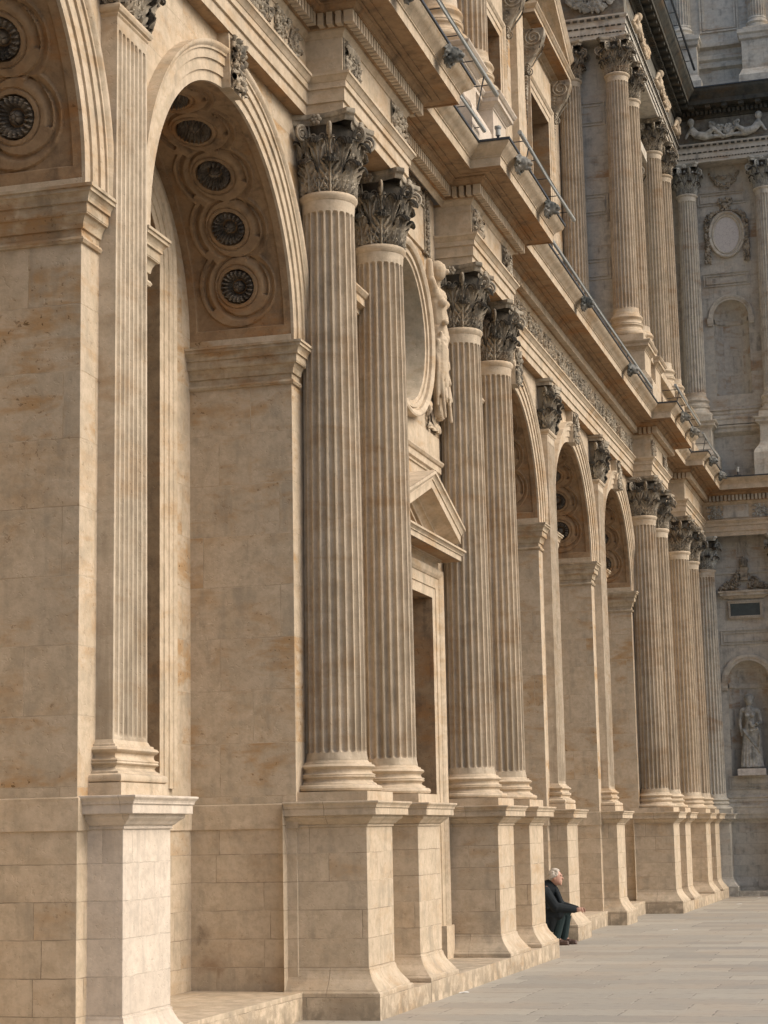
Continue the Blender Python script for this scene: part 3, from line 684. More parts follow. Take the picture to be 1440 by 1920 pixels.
# framed tablet over the oculus
mb = MB(); fz0, fz1 = 9.2, 10.02
mb.box(XW, XW+.03, 20.8, 23.95, fz0, fz1)
obj('tablet', mb, dressed, wing)
mb = MB()
def strip(mb, y0, y1, z0, z1, X, nn, seed):
    hor = (y1-y0) > (z1-z0)
    for k in range(nn):
        t = (k+.5)/nn
        if hor: cy, cz, r = y0+(y1-y0)*t, (z0+z1)/2, (z1-z0)*.42
        else: cy, cz, r = (y0+y1)/2, z0+(z1-z0)*t, (y1-y0)*.42
        spiral(mb, lambda a, b: (X+.015, a, b), (cy, cz), r, 1.2, .014, 1 if k % 2 else -1, 90 if k % 2 else -90, None, 14, .7)
        mb.ball((X+.01, cy, cz), r*.3, 6, 5)
    mb.box(X-.02, X+.012, y0-.03, y0, z0-.03, z1+.03).box(X-.02, X+.012, y1, y1+.03, z0-.03, z1+.03).box(X-.02, X+.012, y0-.028, y1+.028, z0-.028, z0).box(X-.02, X+.012, y0-.028, y1+.028, z1, z1+.028)
strip(mb, 23.42, 23.62, 9.2, 10.0, XW+.04, 8, 1); strip(mb, 21.1, 21.3, 9.2, 10.0, XW+.04, 8, 2); strip(mb, 21.36, 23.36, 9.8, 9.98, XW+.04, 14, 3)
obj('carved_border', mb, carved, wing, smooth=60)

# ------------------------------------------------------------------ entablature of the main order
XA, XR = -5.93, -5.53; RZ = [(A1-.29, A2+.29), (B1-.29, B2+.29), (C1-.29, C2+.29), (D1-.29, None)]
def ent_path(x0, xr, e=0, a_end=True):
    p = [(x0, 7.0)]
    for a, b in RZ:
        p += [(x0, a), (xr, a)]
        if b is None: p += [(xr, YFC-.25), (3.0, YFC-.25)]
        else: p += [(xr, b), (x0, b)]
    return p
ARC = [(-.0,ZA),(0,ZA+.12),(.022,ZA+.121),(.022,ZA+.262),(.044,ZA+.263),(.044,ZA+.33),(.052,ZA+.332),(.07,ZA+.36),(.09,ZA+.385),(.10,ZA+.386),(.10,ZA+.415),(0,ZA+.42)]
mb = MB(); p = ent_path(XA, XR)
cut = [i for i, q in enumerate(p)]
pa = p[:5]+[(XW, p[4][1])]; pb = [(XW, p[5][1])]+p[6:] if 0 else None
first = [(XA, 7.0), (XA, RZ[0][0]), (XR, RZ[0][0]), (XR, RZ[0][1]), (XW-.05, RZ[0][1])]
second = [(XW-.05, RZ[1][0])]+[q for q in p if q[1] >= RZ[1][0]-.001 and q != (XA, RZ[1][0])]
for pth in (first, second): mb.sweep(ARC, pth, ends=False)
ent = obj('architrave', mb, dressed, wing)
mb = MB(); FRZ = [(0, ZA+.42), (0, 9.965)]
for pth in (first, second): mb.sweep(FRZ, pth, ends=False)
obj('frieze', mb, dressed, wing)
mb = MB()       # soffits of the architrave, solid behind
mb.box(XW-.5, XA-.002, 7, RZ[0][0]+.01, ZA+.004, 10).box(XW-.5, XR-.002, RZ[0][0]+.002, RZ[0][1]-.002, ZA+.003, 10)
mb.box(XW-.5, XR-.002, RZ[1][0]+.002, RZ[1][1]-.002, ZA+.003, 10).box(XW-.5, XA-.002, RZ[1][1]-.01, RZ[2][0]+.01, ZA+.004, 10)
mb.box(XW-.5, XR-.002, RZ[2][0]+.002, RZ[2][1]-.002, ZA+.003, 10).box(XW-.5, XA-.002, RZ[2][1]-.01, RZ[3][0]+.01, ZA+.004, 10).box(XW-.5, XR-.002, RZ[3][0]+.002, YF-.2, ZA+.003, 10)
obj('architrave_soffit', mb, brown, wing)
full = ent_path(XA, XR)
BED = [(0,9.955),(.012,9.96),(.02,9.985),(.045,10.01),(.05,10.03),(.05,10.035)]
obj('bed_moulding', MB().sweep(BED, full, ends=False), dressed, wing, smooth=30)
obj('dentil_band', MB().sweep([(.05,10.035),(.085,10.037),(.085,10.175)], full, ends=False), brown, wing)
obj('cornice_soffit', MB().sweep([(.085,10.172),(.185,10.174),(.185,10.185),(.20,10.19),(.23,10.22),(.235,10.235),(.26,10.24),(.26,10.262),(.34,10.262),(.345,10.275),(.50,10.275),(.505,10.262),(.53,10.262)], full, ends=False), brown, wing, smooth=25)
obj('cornice', MB().sweep([(.53,10.262),(.535,10.38),(.55,10.384),(.55,10.40),(.56,10.405),(.575,10.43),(.62,10.46),(.66,10.49),(.675,10.52),(.68,10.525),(.68,10.545)], full, ends=False), dressed, wing, smooth=35)
obj('gutter_edge', MB().sweep([(.68,10.546),(.70,10.547),(.70,10.575),(.4,10.585)], full, ends=False), lead, wing)
obj('cornice_top', MB().sweep([(.66,10.58),(-.0,10.62)], full, ends=False), lead, wing)
# dentils
mb = MB()
def dentils(mb, path, o0, o1, z0, z1, w, gap):
    for (ax, ay), (bx, by) in zip(path[:-1], path[1:]):
        L = math.hypot(bx-ax, by-ay); dx, dy = (bx-ax)/L, (by-ay)/L; nx, ny = dy, -dx
        if L < .15: continue
        def turn(p, q, r_): return (q[0]-p[0])*(r_[1]-q[1])-(q[1]-p[1])*(r_[0]-q[0])
        k_ = path.index((ax, ay)); s0, s1 = -o1, L+o0
        if k_ > 0 and turn(path[k_-1], path[k_], path[k_+1]) < 0 or k_ == 0: s0 = o1+.012 if k_ else 0
        if k_+2 < len(path) and turn(path[k_], path[k_+1], path[k_+2]) < 0: s1 = L-o1
        n = int((s1-s0)/(w+gap)); 
        for k in range(n+1):
            s = s0+k*(w+gap); e = s+w
            pts = []
            mx, my = ax+dx*(s+e)/2+nx*(o1), ay+dy*(s+e)/2+ny*(o1)
            if e > s1-.002: continue
            c = [(ax+dx*q+nx*o, ay+dy*q+ny*o) for q, o in ((s, o0), (e, o0), (e, o1), (s, o1))]
            mb.add([(x, y, z0) for x, y in c]+[(x, y, z1) for x, y in c], [(0, 1, 2, 3), (4, 5, 6, 7), (0, 1, 5, 4), (1, 2, 6, 5), (2, 3, 7, 6), (3, 0, 4, 7)])
def convex_trim(path):   # keep dentils off concave returns
    return path
dentils(mb, full[:-2]+[(XR, YFC-.42)], .075, .175, 10.037, 10.17, .062, .036)
obj('dentils', mb, dressed, wing)
mb = MB(); dentils(mb, [(XR+.2, YFC-.25), (3, YFC-.25)], .075, .175, 10.037, 10.17, .062, .036)
obj('dentils', mb, farcol, end)
# carved frieze
mb = MB()
for (y0, y1, X, seed) in ((7.2, 18.0, XA, 5), (27.0, 40.3, XA, 6)):
    w = 1.15; y = y0
    while y < y1-w*.6:
        scroll_ornament(mb, lambda a, b, o: (X+o, y+a, 9.585+b), min(w, y1-y), .35, seed, .026, 1.2)
        leafy(mb, lambda a, b, o: (X+o, y+a, 9.575+b), min(w, y1-y), .37, 75, seed, .10, .045); seed += 1; y += w+.10
obj('frieze_carving', mb, carved, wing, smooth=60)
mb = MB()
for k, (a, b) in enumerate(((A1, A2), (B1, B2), (C1, C2))):
    for q, (u0_, u1_) in enumerate(((a-.27, a+.30), (b-.35, b+.27))):
        mb = MB()
        leafy(mb, lambda p_, q_, o: (XR+o, u0_+.02+p_, 9.585+q_), .52, .34, 60, 30+k*4+q, .13, .05); cluster(mb, lambda p_, q_, o: (XR+o, u0_+.02+p_, 9.60+q_), .52, .32, 22, 50+k*4+q, .045, .04)
        mb.box(XR, XR+.018, u1_+.0, u1_+.03, 9.56, 9.95); mb.box(XR, XR+.018, u0_-.03+.03, u0_+.015, 9.56, 9.95)
        obj('frieze_trophy', mb, carved, wing, smooth=60)
mb = MB()
for x in (-5.35, -4.2): scroll_ornament(mb, lambda p_, q_, o: (x+p_, YFC-.25-o, 9.60+q_), .30, .32, 77, .035, 1.8)
for x in (-5.40, -4.25): leafy(mb, lambda p_, q_, o: (x+p_, YFC-.25-o, 9.585+q_), .40, .34, 40, 9, .12, .05)
obj('frieze_trophy', mb, statst, end, smooth=60)
obj('frieze_panel', MB().box(-5.0, -4.35, YFC-.27, YFC-.252, 9.60, 9.93), farst, end)
# lion heads on the gutter
def lion():
    mb = MB(); rr = random.Random(2)
    mb.ball((.10, 0, 0), (.13, .12, .13), 14, 10); mb.ball((.22, 0, -.03), (.075, .065, .05), 10, 8); mb.ball((.20, 0, .035), (.06, .035, .03), 8, 6)
    limb(mb, (.16, 0, -.10), (.24, 0, -.12), .045, .03)
    for s in (-1, 1):
        mb.ball((.19, s*.055, .055), .028, 8, 6); mb.ball((.08, s*.11, .10), (.03, .03, .045), 8, 6); mb.ball((.235, s*.035, -.03), .035, 8, 6)
    for k in range(34):
        a = rr.uniform(0, 2*PI); q = rr.uniform(.11, .17)
        limb(mb, (rr.uniform(-.02, .1), q*math.cos(a), q*math.sin(a)), (rr.uniform(-.03, .04), (q+.03)*math.cos(a+.3), (q+.03)*math.sin(a+.3)-.02), .03, .015, seg=2)
    return blob(mb, .011, 3, 'lion_head')
LI = lion()
lm = stone('weathered_lion_stone', (.32, .315, .29), (.07, .075, .07), (.22, .17, .10), (.02, .024, .025), .4, .8)
for y, x in ((10.5, XA), (13.66, XA), (16.2, XA), (18.35, XR), (20.15, XR), (23.95, XR), (25.9, XR), (31.0, XA), (36.0, XA), (40.7, XR), (42.35, XR), (46.0, XR), (48.1, XR)):
    obj('lion_head', LI, lm, wing, (x+.655, y, 10.43), 0, (.72, .72, .72))
# small tablets between the paired columns
for a, b in ((A1, A2), (B1, B2), (C1, C2)):
    y0, y1 = a+.42, b-.20
    mb = MB().sweep([(0, 7.50), (.03, 7.505), (.03, 7.56), (.10, 7.58), (.10, 7.66), (.12, 7.67), (.15, 7.71), (.15, 7.73), (0, 7.735)], [(XW, y0), (XW+.06, y0), (XW+.06, y1), (XW, y1)], cap=False, ends=False)
    obj('hood_moulding', mb, dressed, wing)

# ------------------------------------------------------------------ door with pediment
def pediment(parent, X, yc, hw, z0, rise, prof, m, tymp=True, mt=None):
    """horizontal cornice and two raking cornices; prof = (out,height)"""
    H = max(h for o, h in prof); mb = MB()
    mb.sweep([(o, z0+h) for o, h in prof], [(X, yc-hw), (X+.001, yc-hw), (X+.001, yc+hw), (X, yc+hw)], cap=False, ends=False)
    ox = max(o for o, h in prof)
    pd = obj('pediment', mb, m, parent)
    k0 = max(range(len(prof)-1), key=lambda q: prof[q+1][0]-prof[q][0]); (oa_, ha_), (ob_, hb_) = prof[k0], prof[k0+1]
    obj('pediment_soffit', MB().sweep([(oa_-.01, z0+ha_-.006), (ob_-.012, z0+ha_-.004)], [(X, yc-hw), (X+.001, yc-hw), (X+.001, yc+hw), (X, yc+hw)], ends=False), brown, pd)  # brown sheet paints in the dark underside of the cornice
    mb = MB(); zt = z0+H
    def rk(i, j):
        o, h = prof[j]; q = (yc-hw-o, yc, yc+hw+o)[i]; zz = (zt-.02, zt-.02+rise, zt-.02)[i]
        return (X+o, q, zz+(h-.02)*1.5)
    mb.grid(rk, 3, len(prof))
    mb.add([(X+ox-.0, yc-hw-ox, zt-.05+H*1.5), (X+ox, yc, zt+rise-.05+H*1.5), (X+ox, yc+hw+ox, zt-.05+H*1.5), (X-.05, yc-hw-ox, zt-.05+H*1.5), (X-.05, yc, zt+rise-.05+H*1.5), (X-.05, yc+hw+ox, zt-.05+H*1.5)], [(0, 1, 4, 3), (1, 2, 5, 4)])
    obj('raking_cornice', mb, m, pd)
    mb = MB().add([(X+.02, yc-hw, zt), (X+.02, yc, zt+rise), (X+.02, yc+hw, zt)], [(0, 1, 2)])
    obj('tympanum', mb, mt or m, pd)
    mb = MB(); k_ = .62; zc_ = zt+rise*.10
    for sc0, sc1, xx in ((k_, k_-.10, .05), ):
        tri = lambda q, z_: [(yc-hw*q, z_), (yc, z_+rise*q), (yc+hw*q, z_)]
        o_, i_ = tri(sc0, zc_), tri(sc1, zc_+rise*.04)
        for a_ in range(3):
            b_ = (a_+1) % 3; mb.add([(X+xx, *o_[a_]), (X+xx, *o_[b_]), (X+xx, *i_[b_]), (X+xx, *i_[a_]), (X, *o_[a_]), (X, *o_[b_]), (X, *i_[b_]), (X, *i_[a_])], [(0, 1, 2, 3), (0, 1, 5, 4), (3, 2, 6, 7)])
    obj('tympanum_panel', mb, m, pd); return pd
PP = [(0, 0), (.05, .003), (.05, .03), (.08, .05), (.12, .055), (.12, .075), (.15, .085), (.33, .088), (.33, .155), (.345, .157), (.345, .17), (.365, .195), (.385, .20), (.385, .225), (0, .23)]
dw0, dw1 = 21.41, 23.33
dr = obj('doorway', MB().sweep([(0, 0), (.0, .05), (.13, .05), (.135, .065), (.27, .065), (.28, .08), (.30, .10), (.36, .11), (.40, .11), (.40, 0)], [(0, 0), (0, 1)], ends=False).xf(lambda x, y, z: (0, 0, 0)) if 0 else MB().add([(0, 0, 0)], []), dressed, wing)
def frame_rect(X, y0, y1, z0, z1, fr):
    pts = [(y0, z0), (y0, z1), (y1, z1), (y1, z0)]; dirs = [(-1, 0), (-1, 1), (1, 1), (1, 0)]; mb = MB()
    mb.grid(lambda i, j: (X+fr[j][1], pts[i][0]+dirs[i][0]*fr[j][0], pts[i][1]+dirs[i][1]*fr[j][0]), 4, len(fr)); return mb
DF = [(-.004, -1.0), (-.004, .05), (.12, .05), (.125, .065), (.25, .065), (.26, .08), (.29, .10), (.33, .11), (.36, .11), (.36, 0)]
bpy.data.objects.remove(dr)
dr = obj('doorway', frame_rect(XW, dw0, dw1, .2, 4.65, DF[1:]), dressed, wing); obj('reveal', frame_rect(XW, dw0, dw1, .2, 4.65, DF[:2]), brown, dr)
mb = MB().box(XW-1.02, XW-.96, dw0, dw1, .2, 4.65)
for i in range(2):
    for z in (.4, 1.9, 3.3): mb.box(XW-.962, XW-.94, dw0+.1+i*.96, dw0+.86+i*.96, z, z+1.2)
obj('door', mb, plain('dark_painted_wood', (.05, .06, .055), .5), dr)
mb = MB()
for y0, y1 in ((dw0-.42, dw0-.03), (dw1+.03, dw1+.42)): obj('frame_base', MB().box(XW, XW+.13, y0, y1, .2, .60), dressed, dr)
mb = MB().box(XW, XW+.06, dw0-.30, dw1+.30, 5.02, 5.12); obj('frieze_board', mb, dressed, dr)
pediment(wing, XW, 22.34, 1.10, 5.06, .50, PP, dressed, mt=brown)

# ------------------------------------------------------------------ rails along the gutter
def rail(parent, x, y0, y1, z=11.0, inward=.45):
    mb = MB().tube([(x, y0, z), (x, y1, z)], .030, 10); r_ = obj('guard_rail', mb, pipe_m, parent)
    y = y0+.2
    while y < y1:
        obj('bracket', MB().tube([(x, y, z-.06), (x-inward*.7, y, z-.06)], .008, 4), lead, r_); y += .8
    mb = MB()
    for y in np.arange(y0+.6, y1, 4.2): mb.tube([(x-.1, y, 10.55), (x, y, z)], .012, 5)
    obj('prop', mb, lead, r_)
rail(wing, -5.42, 8, 17.3); rail(wing, -4.90, 17.4, 22.9); rail(wing, -5.34, 21.2, 24.1); rail(wing, -4.90, 24.3, 28.3)
rail(wing, -5.42, 28.0, 40.2); rail(wing, -4.90, 40.1, 44.4); rail(wing, -4.95, 45.4, 48.6)

# ------------------------------------------------------------------ upper order of the left wing
ZU = 12.17; XUC = -6.0
SHU = shaft_mesh(12.84, 18.36, .28, .245, 12.98, 18.24); BMU = base_mesh(.28, ZU-2.05+.0, 1.15, .41)
NKU = MB().lathe([(.235, 18.34), (.26, 18.355), (.275, 18.37), (.29, 18.39), (.29, 18.41), (.27, 18.43), (.24, 18.44)], 40).mesh('necking', 40)
CMU = capital_mesh(.243, .82, True)
# stretch the attic base to upper proportions
for v in BMU.vertices: v.co.z = ZU+(v.co.z-ZU)*1.72
UPE = [(.17, 10.5), (.17, 11.22), (.14, 11.30), (.05, 11.42), (.01, 11.50), (0, 11.52), (0, 11.95), (.014, 11.955), (.014, 11.98), (.03, 11.99), (.07, 12.03), (.10, 12.04), (.10, 12.10), (.12, 12.11), (.15, 12.15), (.15, 12.17), (.1, 12.175)]
XUD = -5.58
def upper_col(x, y, parent=wing): return column(parent, x, y, SHU, BMU, NKU, CMU, 18.43)
for a, b in ((A1, A2), (B1, B2)):
    for y in (a, b): upper_col(XUC, y)
    obj('upper_pedestal', MB().sweep(UPE, [(-6.6, a-.42), (XUD, a-.42), (XUD, a+.42), (-5.8, a+.42), (-5.8, b-.42), (XUD, b-.42), (XUD, b+.42), (-6.6, b+.42)], cap=True, ends=False), pale, wing)
XU = -7.35
mb = MB().box(-8, -6.32, A1-.9, A2+.6, 10.5, 21).box(-8, -6.32, B1-.6, B2+.6, 10.5, 21).box(-8, -6.7, A2, B1, 10.5, 21)
mb.box(-9.5, XU-.96, 5, 41, 10.5, 21)
obj('upper_wall', mb, ashlar, wing)
def upper_window(yc, hw=.95, X=XU, z0=12.9, z1=16.9, ped=True):
    mb = MB()
    fr = [(-.004, -.90), (-.004, .04), (.12, .04), (.125, .055), (.24, .055), (.25, .07), (.30, .10), (.34, .10), (.34, 0)]
    w = obj('upper_window', frame_rect(X, yc-hw, yc+hw, z0, z1, fr[1:]), dressed, wing); obj('reveal', frame_rect(X, yc-hw, yc+hw, z0, z1, fr[:2]), brown, w)  # reveal's brown also carries the warm light of the recess
    obj('pane', MB().box(X-.90, X-.86, yc-hw, yc+hw, z0, z1), glass, w)
    mb = MB()
    for k in range(60): mb.box(X+.05, X+.075, yc+hw+.26, yc+hw+.30, z0+k*.066, z0+k*.066+.036)
    obj('beading', mb, dressed, w)
    for s in (-1, 1):
        y = yc+s*(hw+.52); zt = 18.0; mb = MB()
        out = []
        for i in range(30):   # S profile in X-Z
            t = i/29; z = zt-.92*t; x = .36*(1-smooth01(t, 0, .95))+.10+.07*math.sin(PI*t*1.0)*(1-t)
            out.append((x, z))
        poly = [(0, zt)]+out+[(0, zt-.92)]
        mb.prism(poly, lambda a, b, d: (X+a, b*0+d, b), y-.11, y+.11)
        for sd_ in (-1, 1):
            f = lambda a, b: (X+a, y+sd_*.125, b)
            spiral(mb, f, (.25, zt-.20), .18, 2.2, .022, -1 if 1 else 1, 90, None, 40, .5)
            spiral(mb, f, (.09, zt-.84), .085, 1.8, .016, 1, 90, [(.42, zt-.28, .02), (.36, zt-.45, .02), (.24, zt-.6, .02), (.16, zt-.72, .018)], 24, .5)
            for q in range(6): mb.tube([f(.10, zt-.32-.07*q), f(.20-.015*q, zt-.36-.06*q)], [.02, .008], 5)
        rr = random.Random(5)
        for q in range(16):
            zz = zt-1.0-q*.065; ww = .10*(1-q/17)
            mb.ball((X+.05, y+rr.uniform(-.3, .3)*ww, zz), (.05*(1-q/20), ww*.8, .05), 7, 5)
        obj('console', mb, carved, w, smooth=40)
    if ped:
        PU = [(0, 0), (.04, .01), (.04, .06), (.10, .10), (.16, .11), (.38, .12), (.38, .20), (.40, .21), (.43, .25), (.45, .27), (.45, .30), (0, .31)]
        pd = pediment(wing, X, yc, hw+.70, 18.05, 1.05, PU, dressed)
        mb = MB(); cluster(mb, lambda p, q, o: (X+.04+o, yc-.6+p, 18.4+q), 1.2, .45, 50, 9, .09, .07); leafy(mb, lambda p, q, o: (X+.04+o, yc-.7+p, 18.4+q), 1.4, .5, 60, 9, .2, .10); obj('tympanum_carving', mb, carved, pd, smooth=60)
        obj('frieze_board', MB().box(X, X+.05, yc-hw-.3, yc+hw+.3, 17.3, 17.9), dressed, w)
for k in (2, 3, 4): upper_window(sum(ARCH[k])/2)
# wall plane around the windows: build as piers and lintels
mb = MB()
cs = [sum(ARCH[k])/2 for k in (2, 3, 4)]; ed = [26.8]+[v for c_ in cs for v in (c_-.95, c_+.95)]+[41.1]
for i in range(0, len(ed), 2): mb.box(XU-.95, XU, ed[i], ed[i+1], 10.5, 21)
for c_ in cs: mb.box(XU-.95, XU, c_-.95, c_+.95, 10.5, 12.9).box(XU-.95, XU, c_-.95, c_+.95, 16.9, 21)
obj('upper_wall', mb, ashlar, wing)
for y in (31.16, 36.08): obj('upper_pilaster', MB().box(XU, XU+.14, y-.34, y+.34, 12.2, 19.2).box(XU, XU+.3, y-.42, y+.42, 10.5, 12.17), dressed, wing)
obj('string_band', MB().sweep([(0, 12.0), (.08, 12.03), (.08, 12.1), (.12, 12.15), (0, 12.17)], [(XU, 26.8), (XU, 41)], ends=False), dressed, wing)
# the projecting upper pavilion over pairs C and D
YS = 41.28; ypv = YS
mb = MB().box(-9, -6.28, YS, 44.0, 10.5, 21).box(-9, -6.5, 44, 46, 10.5, 21).box(-9, -6.28, 46, 52, 10.5, 21)
obj('pavilion_wall', mb, farst, wing)
mb = MB(); 
def inset_frame(mb, fr, a0, a1, b0, b1, w=.025, d=.02):
    for k in (0, .07):
        for (p0, p1, q0, q1) in ((a0+k, a1-k, b0+k, b0+k+w), (a0+k, a1-k, b1-k-w, b1-k), (a0+k, a0+k+w, b0+k+w, b1-k-w), (a1-k-w, a1-k, b0+k+w, b1-k-w)):
            c = [fr(p0, q0, 0), fr(p1, q0, 0), fr(p1, q1, 0), fr(p0, q1, 0), fr(p0, q0, d), fr(p1, q0, d), fr(p1, q1, d), fr(p0, q1, d)]
            mb.add(c, [(0, 1, 2, 3), (4, 5, 6, 7), (0, 1, 5, 4), (1, 2, 6, 5), (2, 3, 7, 6), (3, 0, 4, 7)])
fs_ = lambda a, b, o: (a, YS-o, b)
for (b0, b1) in ((17.4, 17.95), (15.3, 15.8), (13.8, 14.3)):
    mb = MB(); inset_frame(mb, fs_, -6.95, -6.35, b0, b1); obj('wall_panel', mb, farst, wing)
GX, GY_ = -6.02, YS-.22
upper_col(-7.1, GY_); upper_col(GX, GY_)
for y in (C2+.1, D1, D2-.05): upper_col(GX, y)
obj('upper_pedestal', MB().sweep(UPE, [(-7.5, YS-.62), (GX+.42, YS-.62), (GX+.42, YS+.30), (-5.8, YS+.30), (-5.8, C2-.32), (GX+.42, C2-.32), (GX+.42, C2+.52), (-5.8, C2+.52), (-5.8, D1-.42), (GX+.42, D1-.42), (GX+.42, D1+.42), (-5.8, D1+.42), (-5.8, D2-.47), (GX+.42, D2-.47), (GX+.42, YF)], cap=False, ends=False), dressed, wing)
obj('upper_pedestal_top', MB().box(-7.5, GX+.40, YS-.6, YF, 12.0, 12.168), dressed, wing)
# upper entablature (left pavilion side, front and far wing)
XUE = GX+.26; UP = [(-9, GY_-.26), (XUE, GY_-.26), (XUE, YFC-.25), (3, YFC-.25)]
UA = [(0,19.25),(0,19.36),(.012,19.363),(.012,19.52),(.026,19.525),(.026,19.68),(.05,19.70),(.07,19.74),(.07,19.77),(0,19.775)]
def onlen(p, o, x, f): pass
obj('upper_architrave', MB().sweep(UA, UP, ends=False), farst, wing)
mb = MB()
for pth, o in (([(-9, GY_-.26), (XUE, GY_-.26)], 0), ([(XUE, GY_-.26), (XUE, YFC-.25)], 0), ([(XUE, YFC-.25), (0, YFC-.25)], 0)):
    for (z, w, gp, oo, h) in ((19.36, .05, .03, .014, .02), (19.52, .09, .05, .03, .03), (19.69, .10, .06, .075, .045)):
        dentils(mb, pth, oo-.02, oo+.006, z-h/2, z+h/2, w, gp)
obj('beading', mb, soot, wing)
dkf = stone('dark_frieze_stone', (.24, .23, .195), (.14, .135, .12), (.20, .13, .07), (.05, .055, .055), .5, .7)  # darker ground behind the paler carving
obj('upper_frieze', MB().sweep([(0, 19.775), (0, 20.45)], UP, ends=False), dkf, wing)
mb = MB().box(-9, XUE-.004, GY_-.258, YF, 19.254, 21).box(-8, 3, YFC-.246, YF+.6, 19.255, 21); obj('upper_architrave_core', mb, farst, wing)
CRN = [(0,20.44),(.03,20.45),(.05,20.50),(.08,20.52),(.08,20.62),(.14,20.66),(.14,20.70),(.42,20.72),(.42,20.84),(.44,20.86),(.48,20.93),(.55,21.0),(.58,21.06),(.58,21.12)]
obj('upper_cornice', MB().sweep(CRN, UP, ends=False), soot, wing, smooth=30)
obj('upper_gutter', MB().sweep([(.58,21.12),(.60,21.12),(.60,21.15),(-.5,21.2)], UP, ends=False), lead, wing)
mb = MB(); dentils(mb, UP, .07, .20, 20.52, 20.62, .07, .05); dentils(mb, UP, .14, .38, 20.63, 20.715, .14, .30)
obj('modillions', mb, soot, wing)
# garland and putti on the upper frieze
def garland(mb, fr, w, h, seed):
    rr = random.Random(seed)
    for k in range(int(150*w)):
        t = rr.random(); a = w*(.06+.88*t); sag = h*(.72-.34*4*t*(1-t)); th = h*.20*(.5+math.sin(PI*t)*.9)
        b = sag+rr.uniform(-th, th); r = rr.uniform(.028, .06)
        mb.ball(fr(a, b, .03+rr.random()*.05), r, 7, 5)
        if rr.random() < .16: mb.grid(lambda i, j: fr(a+(r*1.1+.012*math.cos(2*PI*j/5))*math.cos(2*PI*i/8), b+(r*1.1+.012*math.cos(2*PI*j/5))*math.sin(2*PI*i/8), .09+.012*math.sin(2*PI*j/5)), 8, 6, True)
def putto(fr, flip=1):
    mb = MB(); P = lambda a, b, o: fr(a*flip*1.15, b*1.12, o)
    limb(mb, P(0, .13, .08), P(.18, .17, .09), .12, .10); limb(mb, P(.18, .17, .09), P(.28, .30, .08), .10, .10); mb.ball(P(.30, .50, .10), (.10, .09, .11), 12, 9); limb(mb, P(.29, .36, .08), P(.30, .44, .09), .055, .055)
    limb(mb, P(0, .13, .09), P(-.22, .28, .13), .085, .06); limb(mb, P(-.22, .28, .13), P(-.42, .10, .10), .055, .035); limb(mb, P(-.42, .10, .1), P(-.50, .08, .1), .035, .025)
    limb(mb, P(.0, .10, .06), P(-.28, .10, .08), .08, .05); limb(mb, P(-.28, .10, .08), P(-.48, .06, .06), .045, .03)
    limb(mb, P(.34, .27, .1), P(.24, .14, .15), .045, .035); limb(mb, P(.24, .14, .15), P(.12, .20, .16), .032, .026); limb(mb, P(.34, .30, .06), P(.44, .12, .08), .05, .035)
    return blob(mb, .018, 3, 'putto')
fe = lambda a, b, o: (-5.45+a, YFC-.25-o, 19.80+b)
for f_, w_, sd_, pr_ in ((lambda a, b, o: fe(a+.55, b, o), .85, 4, end), (lambda a, b, o: (-7.1+a, GY_-.26-o, 19.8+b), 1.25, 6, wing), (lambda a, b, o: (-8.3+a, GY_-.26-o, 19.8+b), 1.1, 8, wing)):
    mb = MB(); garland(mb, f_, w_, .62, sd_); obj('garland_carving', mb, statst, pr_, smooth=60)
obj('putto_carving', putto(lambda a, b, o: fe(a+.45, b, o), -1), statst, end); obj('putto_carving', putto(lambda a, b, o: fe(a+1.55, b, o), 1), statst, end)
for y in (41.6, 45.2, 48.6):
    obj('putto_carving', putto(lambda a, b, o: (XUE+o, y+.5+a, 19.8+b), 1), dressed, wing)
for y in (42.8, 46.4): mb = MB(); garland(mb, lambda a, b, o: (XUE+o, y+a, 19.8+b), 1.6, .6, int(y)); obj('garland_carving', mb, dressed, wing, smooth=60)
# window of the pavilion, with consoles
def pav_window():
    yc = 44.5; fr = [(0, -.2), (0, .04), (.15, .06), (.25, .08), (.3, 0)]
    w = obj('upper_window', frame_rect(-6.5, yc-.85, yc+.85, 12.9, 16.9, fr), farcol, wing)
    obj('pane', MB().box(-6.55, -6.495, yc-.85, yc+.85, 12.9, 16.9), glass, w)
    mb = MB().box(-6.5, -6.05, yc-1.3, yc+1.3, 18.0, 18.25); obj('hood_moulding', mb, farcol, w)
    mb = MB()
    for y in (yc-1.2, yc+1.2):
        f = lambda a, b: (-6.45+a, y-.1, b)
        spiral(mb, f, (.22, 17.75), .16, 2.1, .03, -1, 90, None, 30, .6); mb.tube([f(.36, 17.6), f(.22, 17.3), f(.1, 17.1)], [.04, .05, .04], 6); spiral(mb, f, (.10, 17.0), .08, 1.6, .025, 1, 90, None, 20, .6)
        for q in range(12): mb.ball(f(.08, 16.85-q*.06), .05*(1-q/14), 6, 5)
        mb.box(-6.5, -6.3, y-.09, y+.09, 16.95, 18)
    obj('console', mb, carved, w, smooth=50)
pav_window()

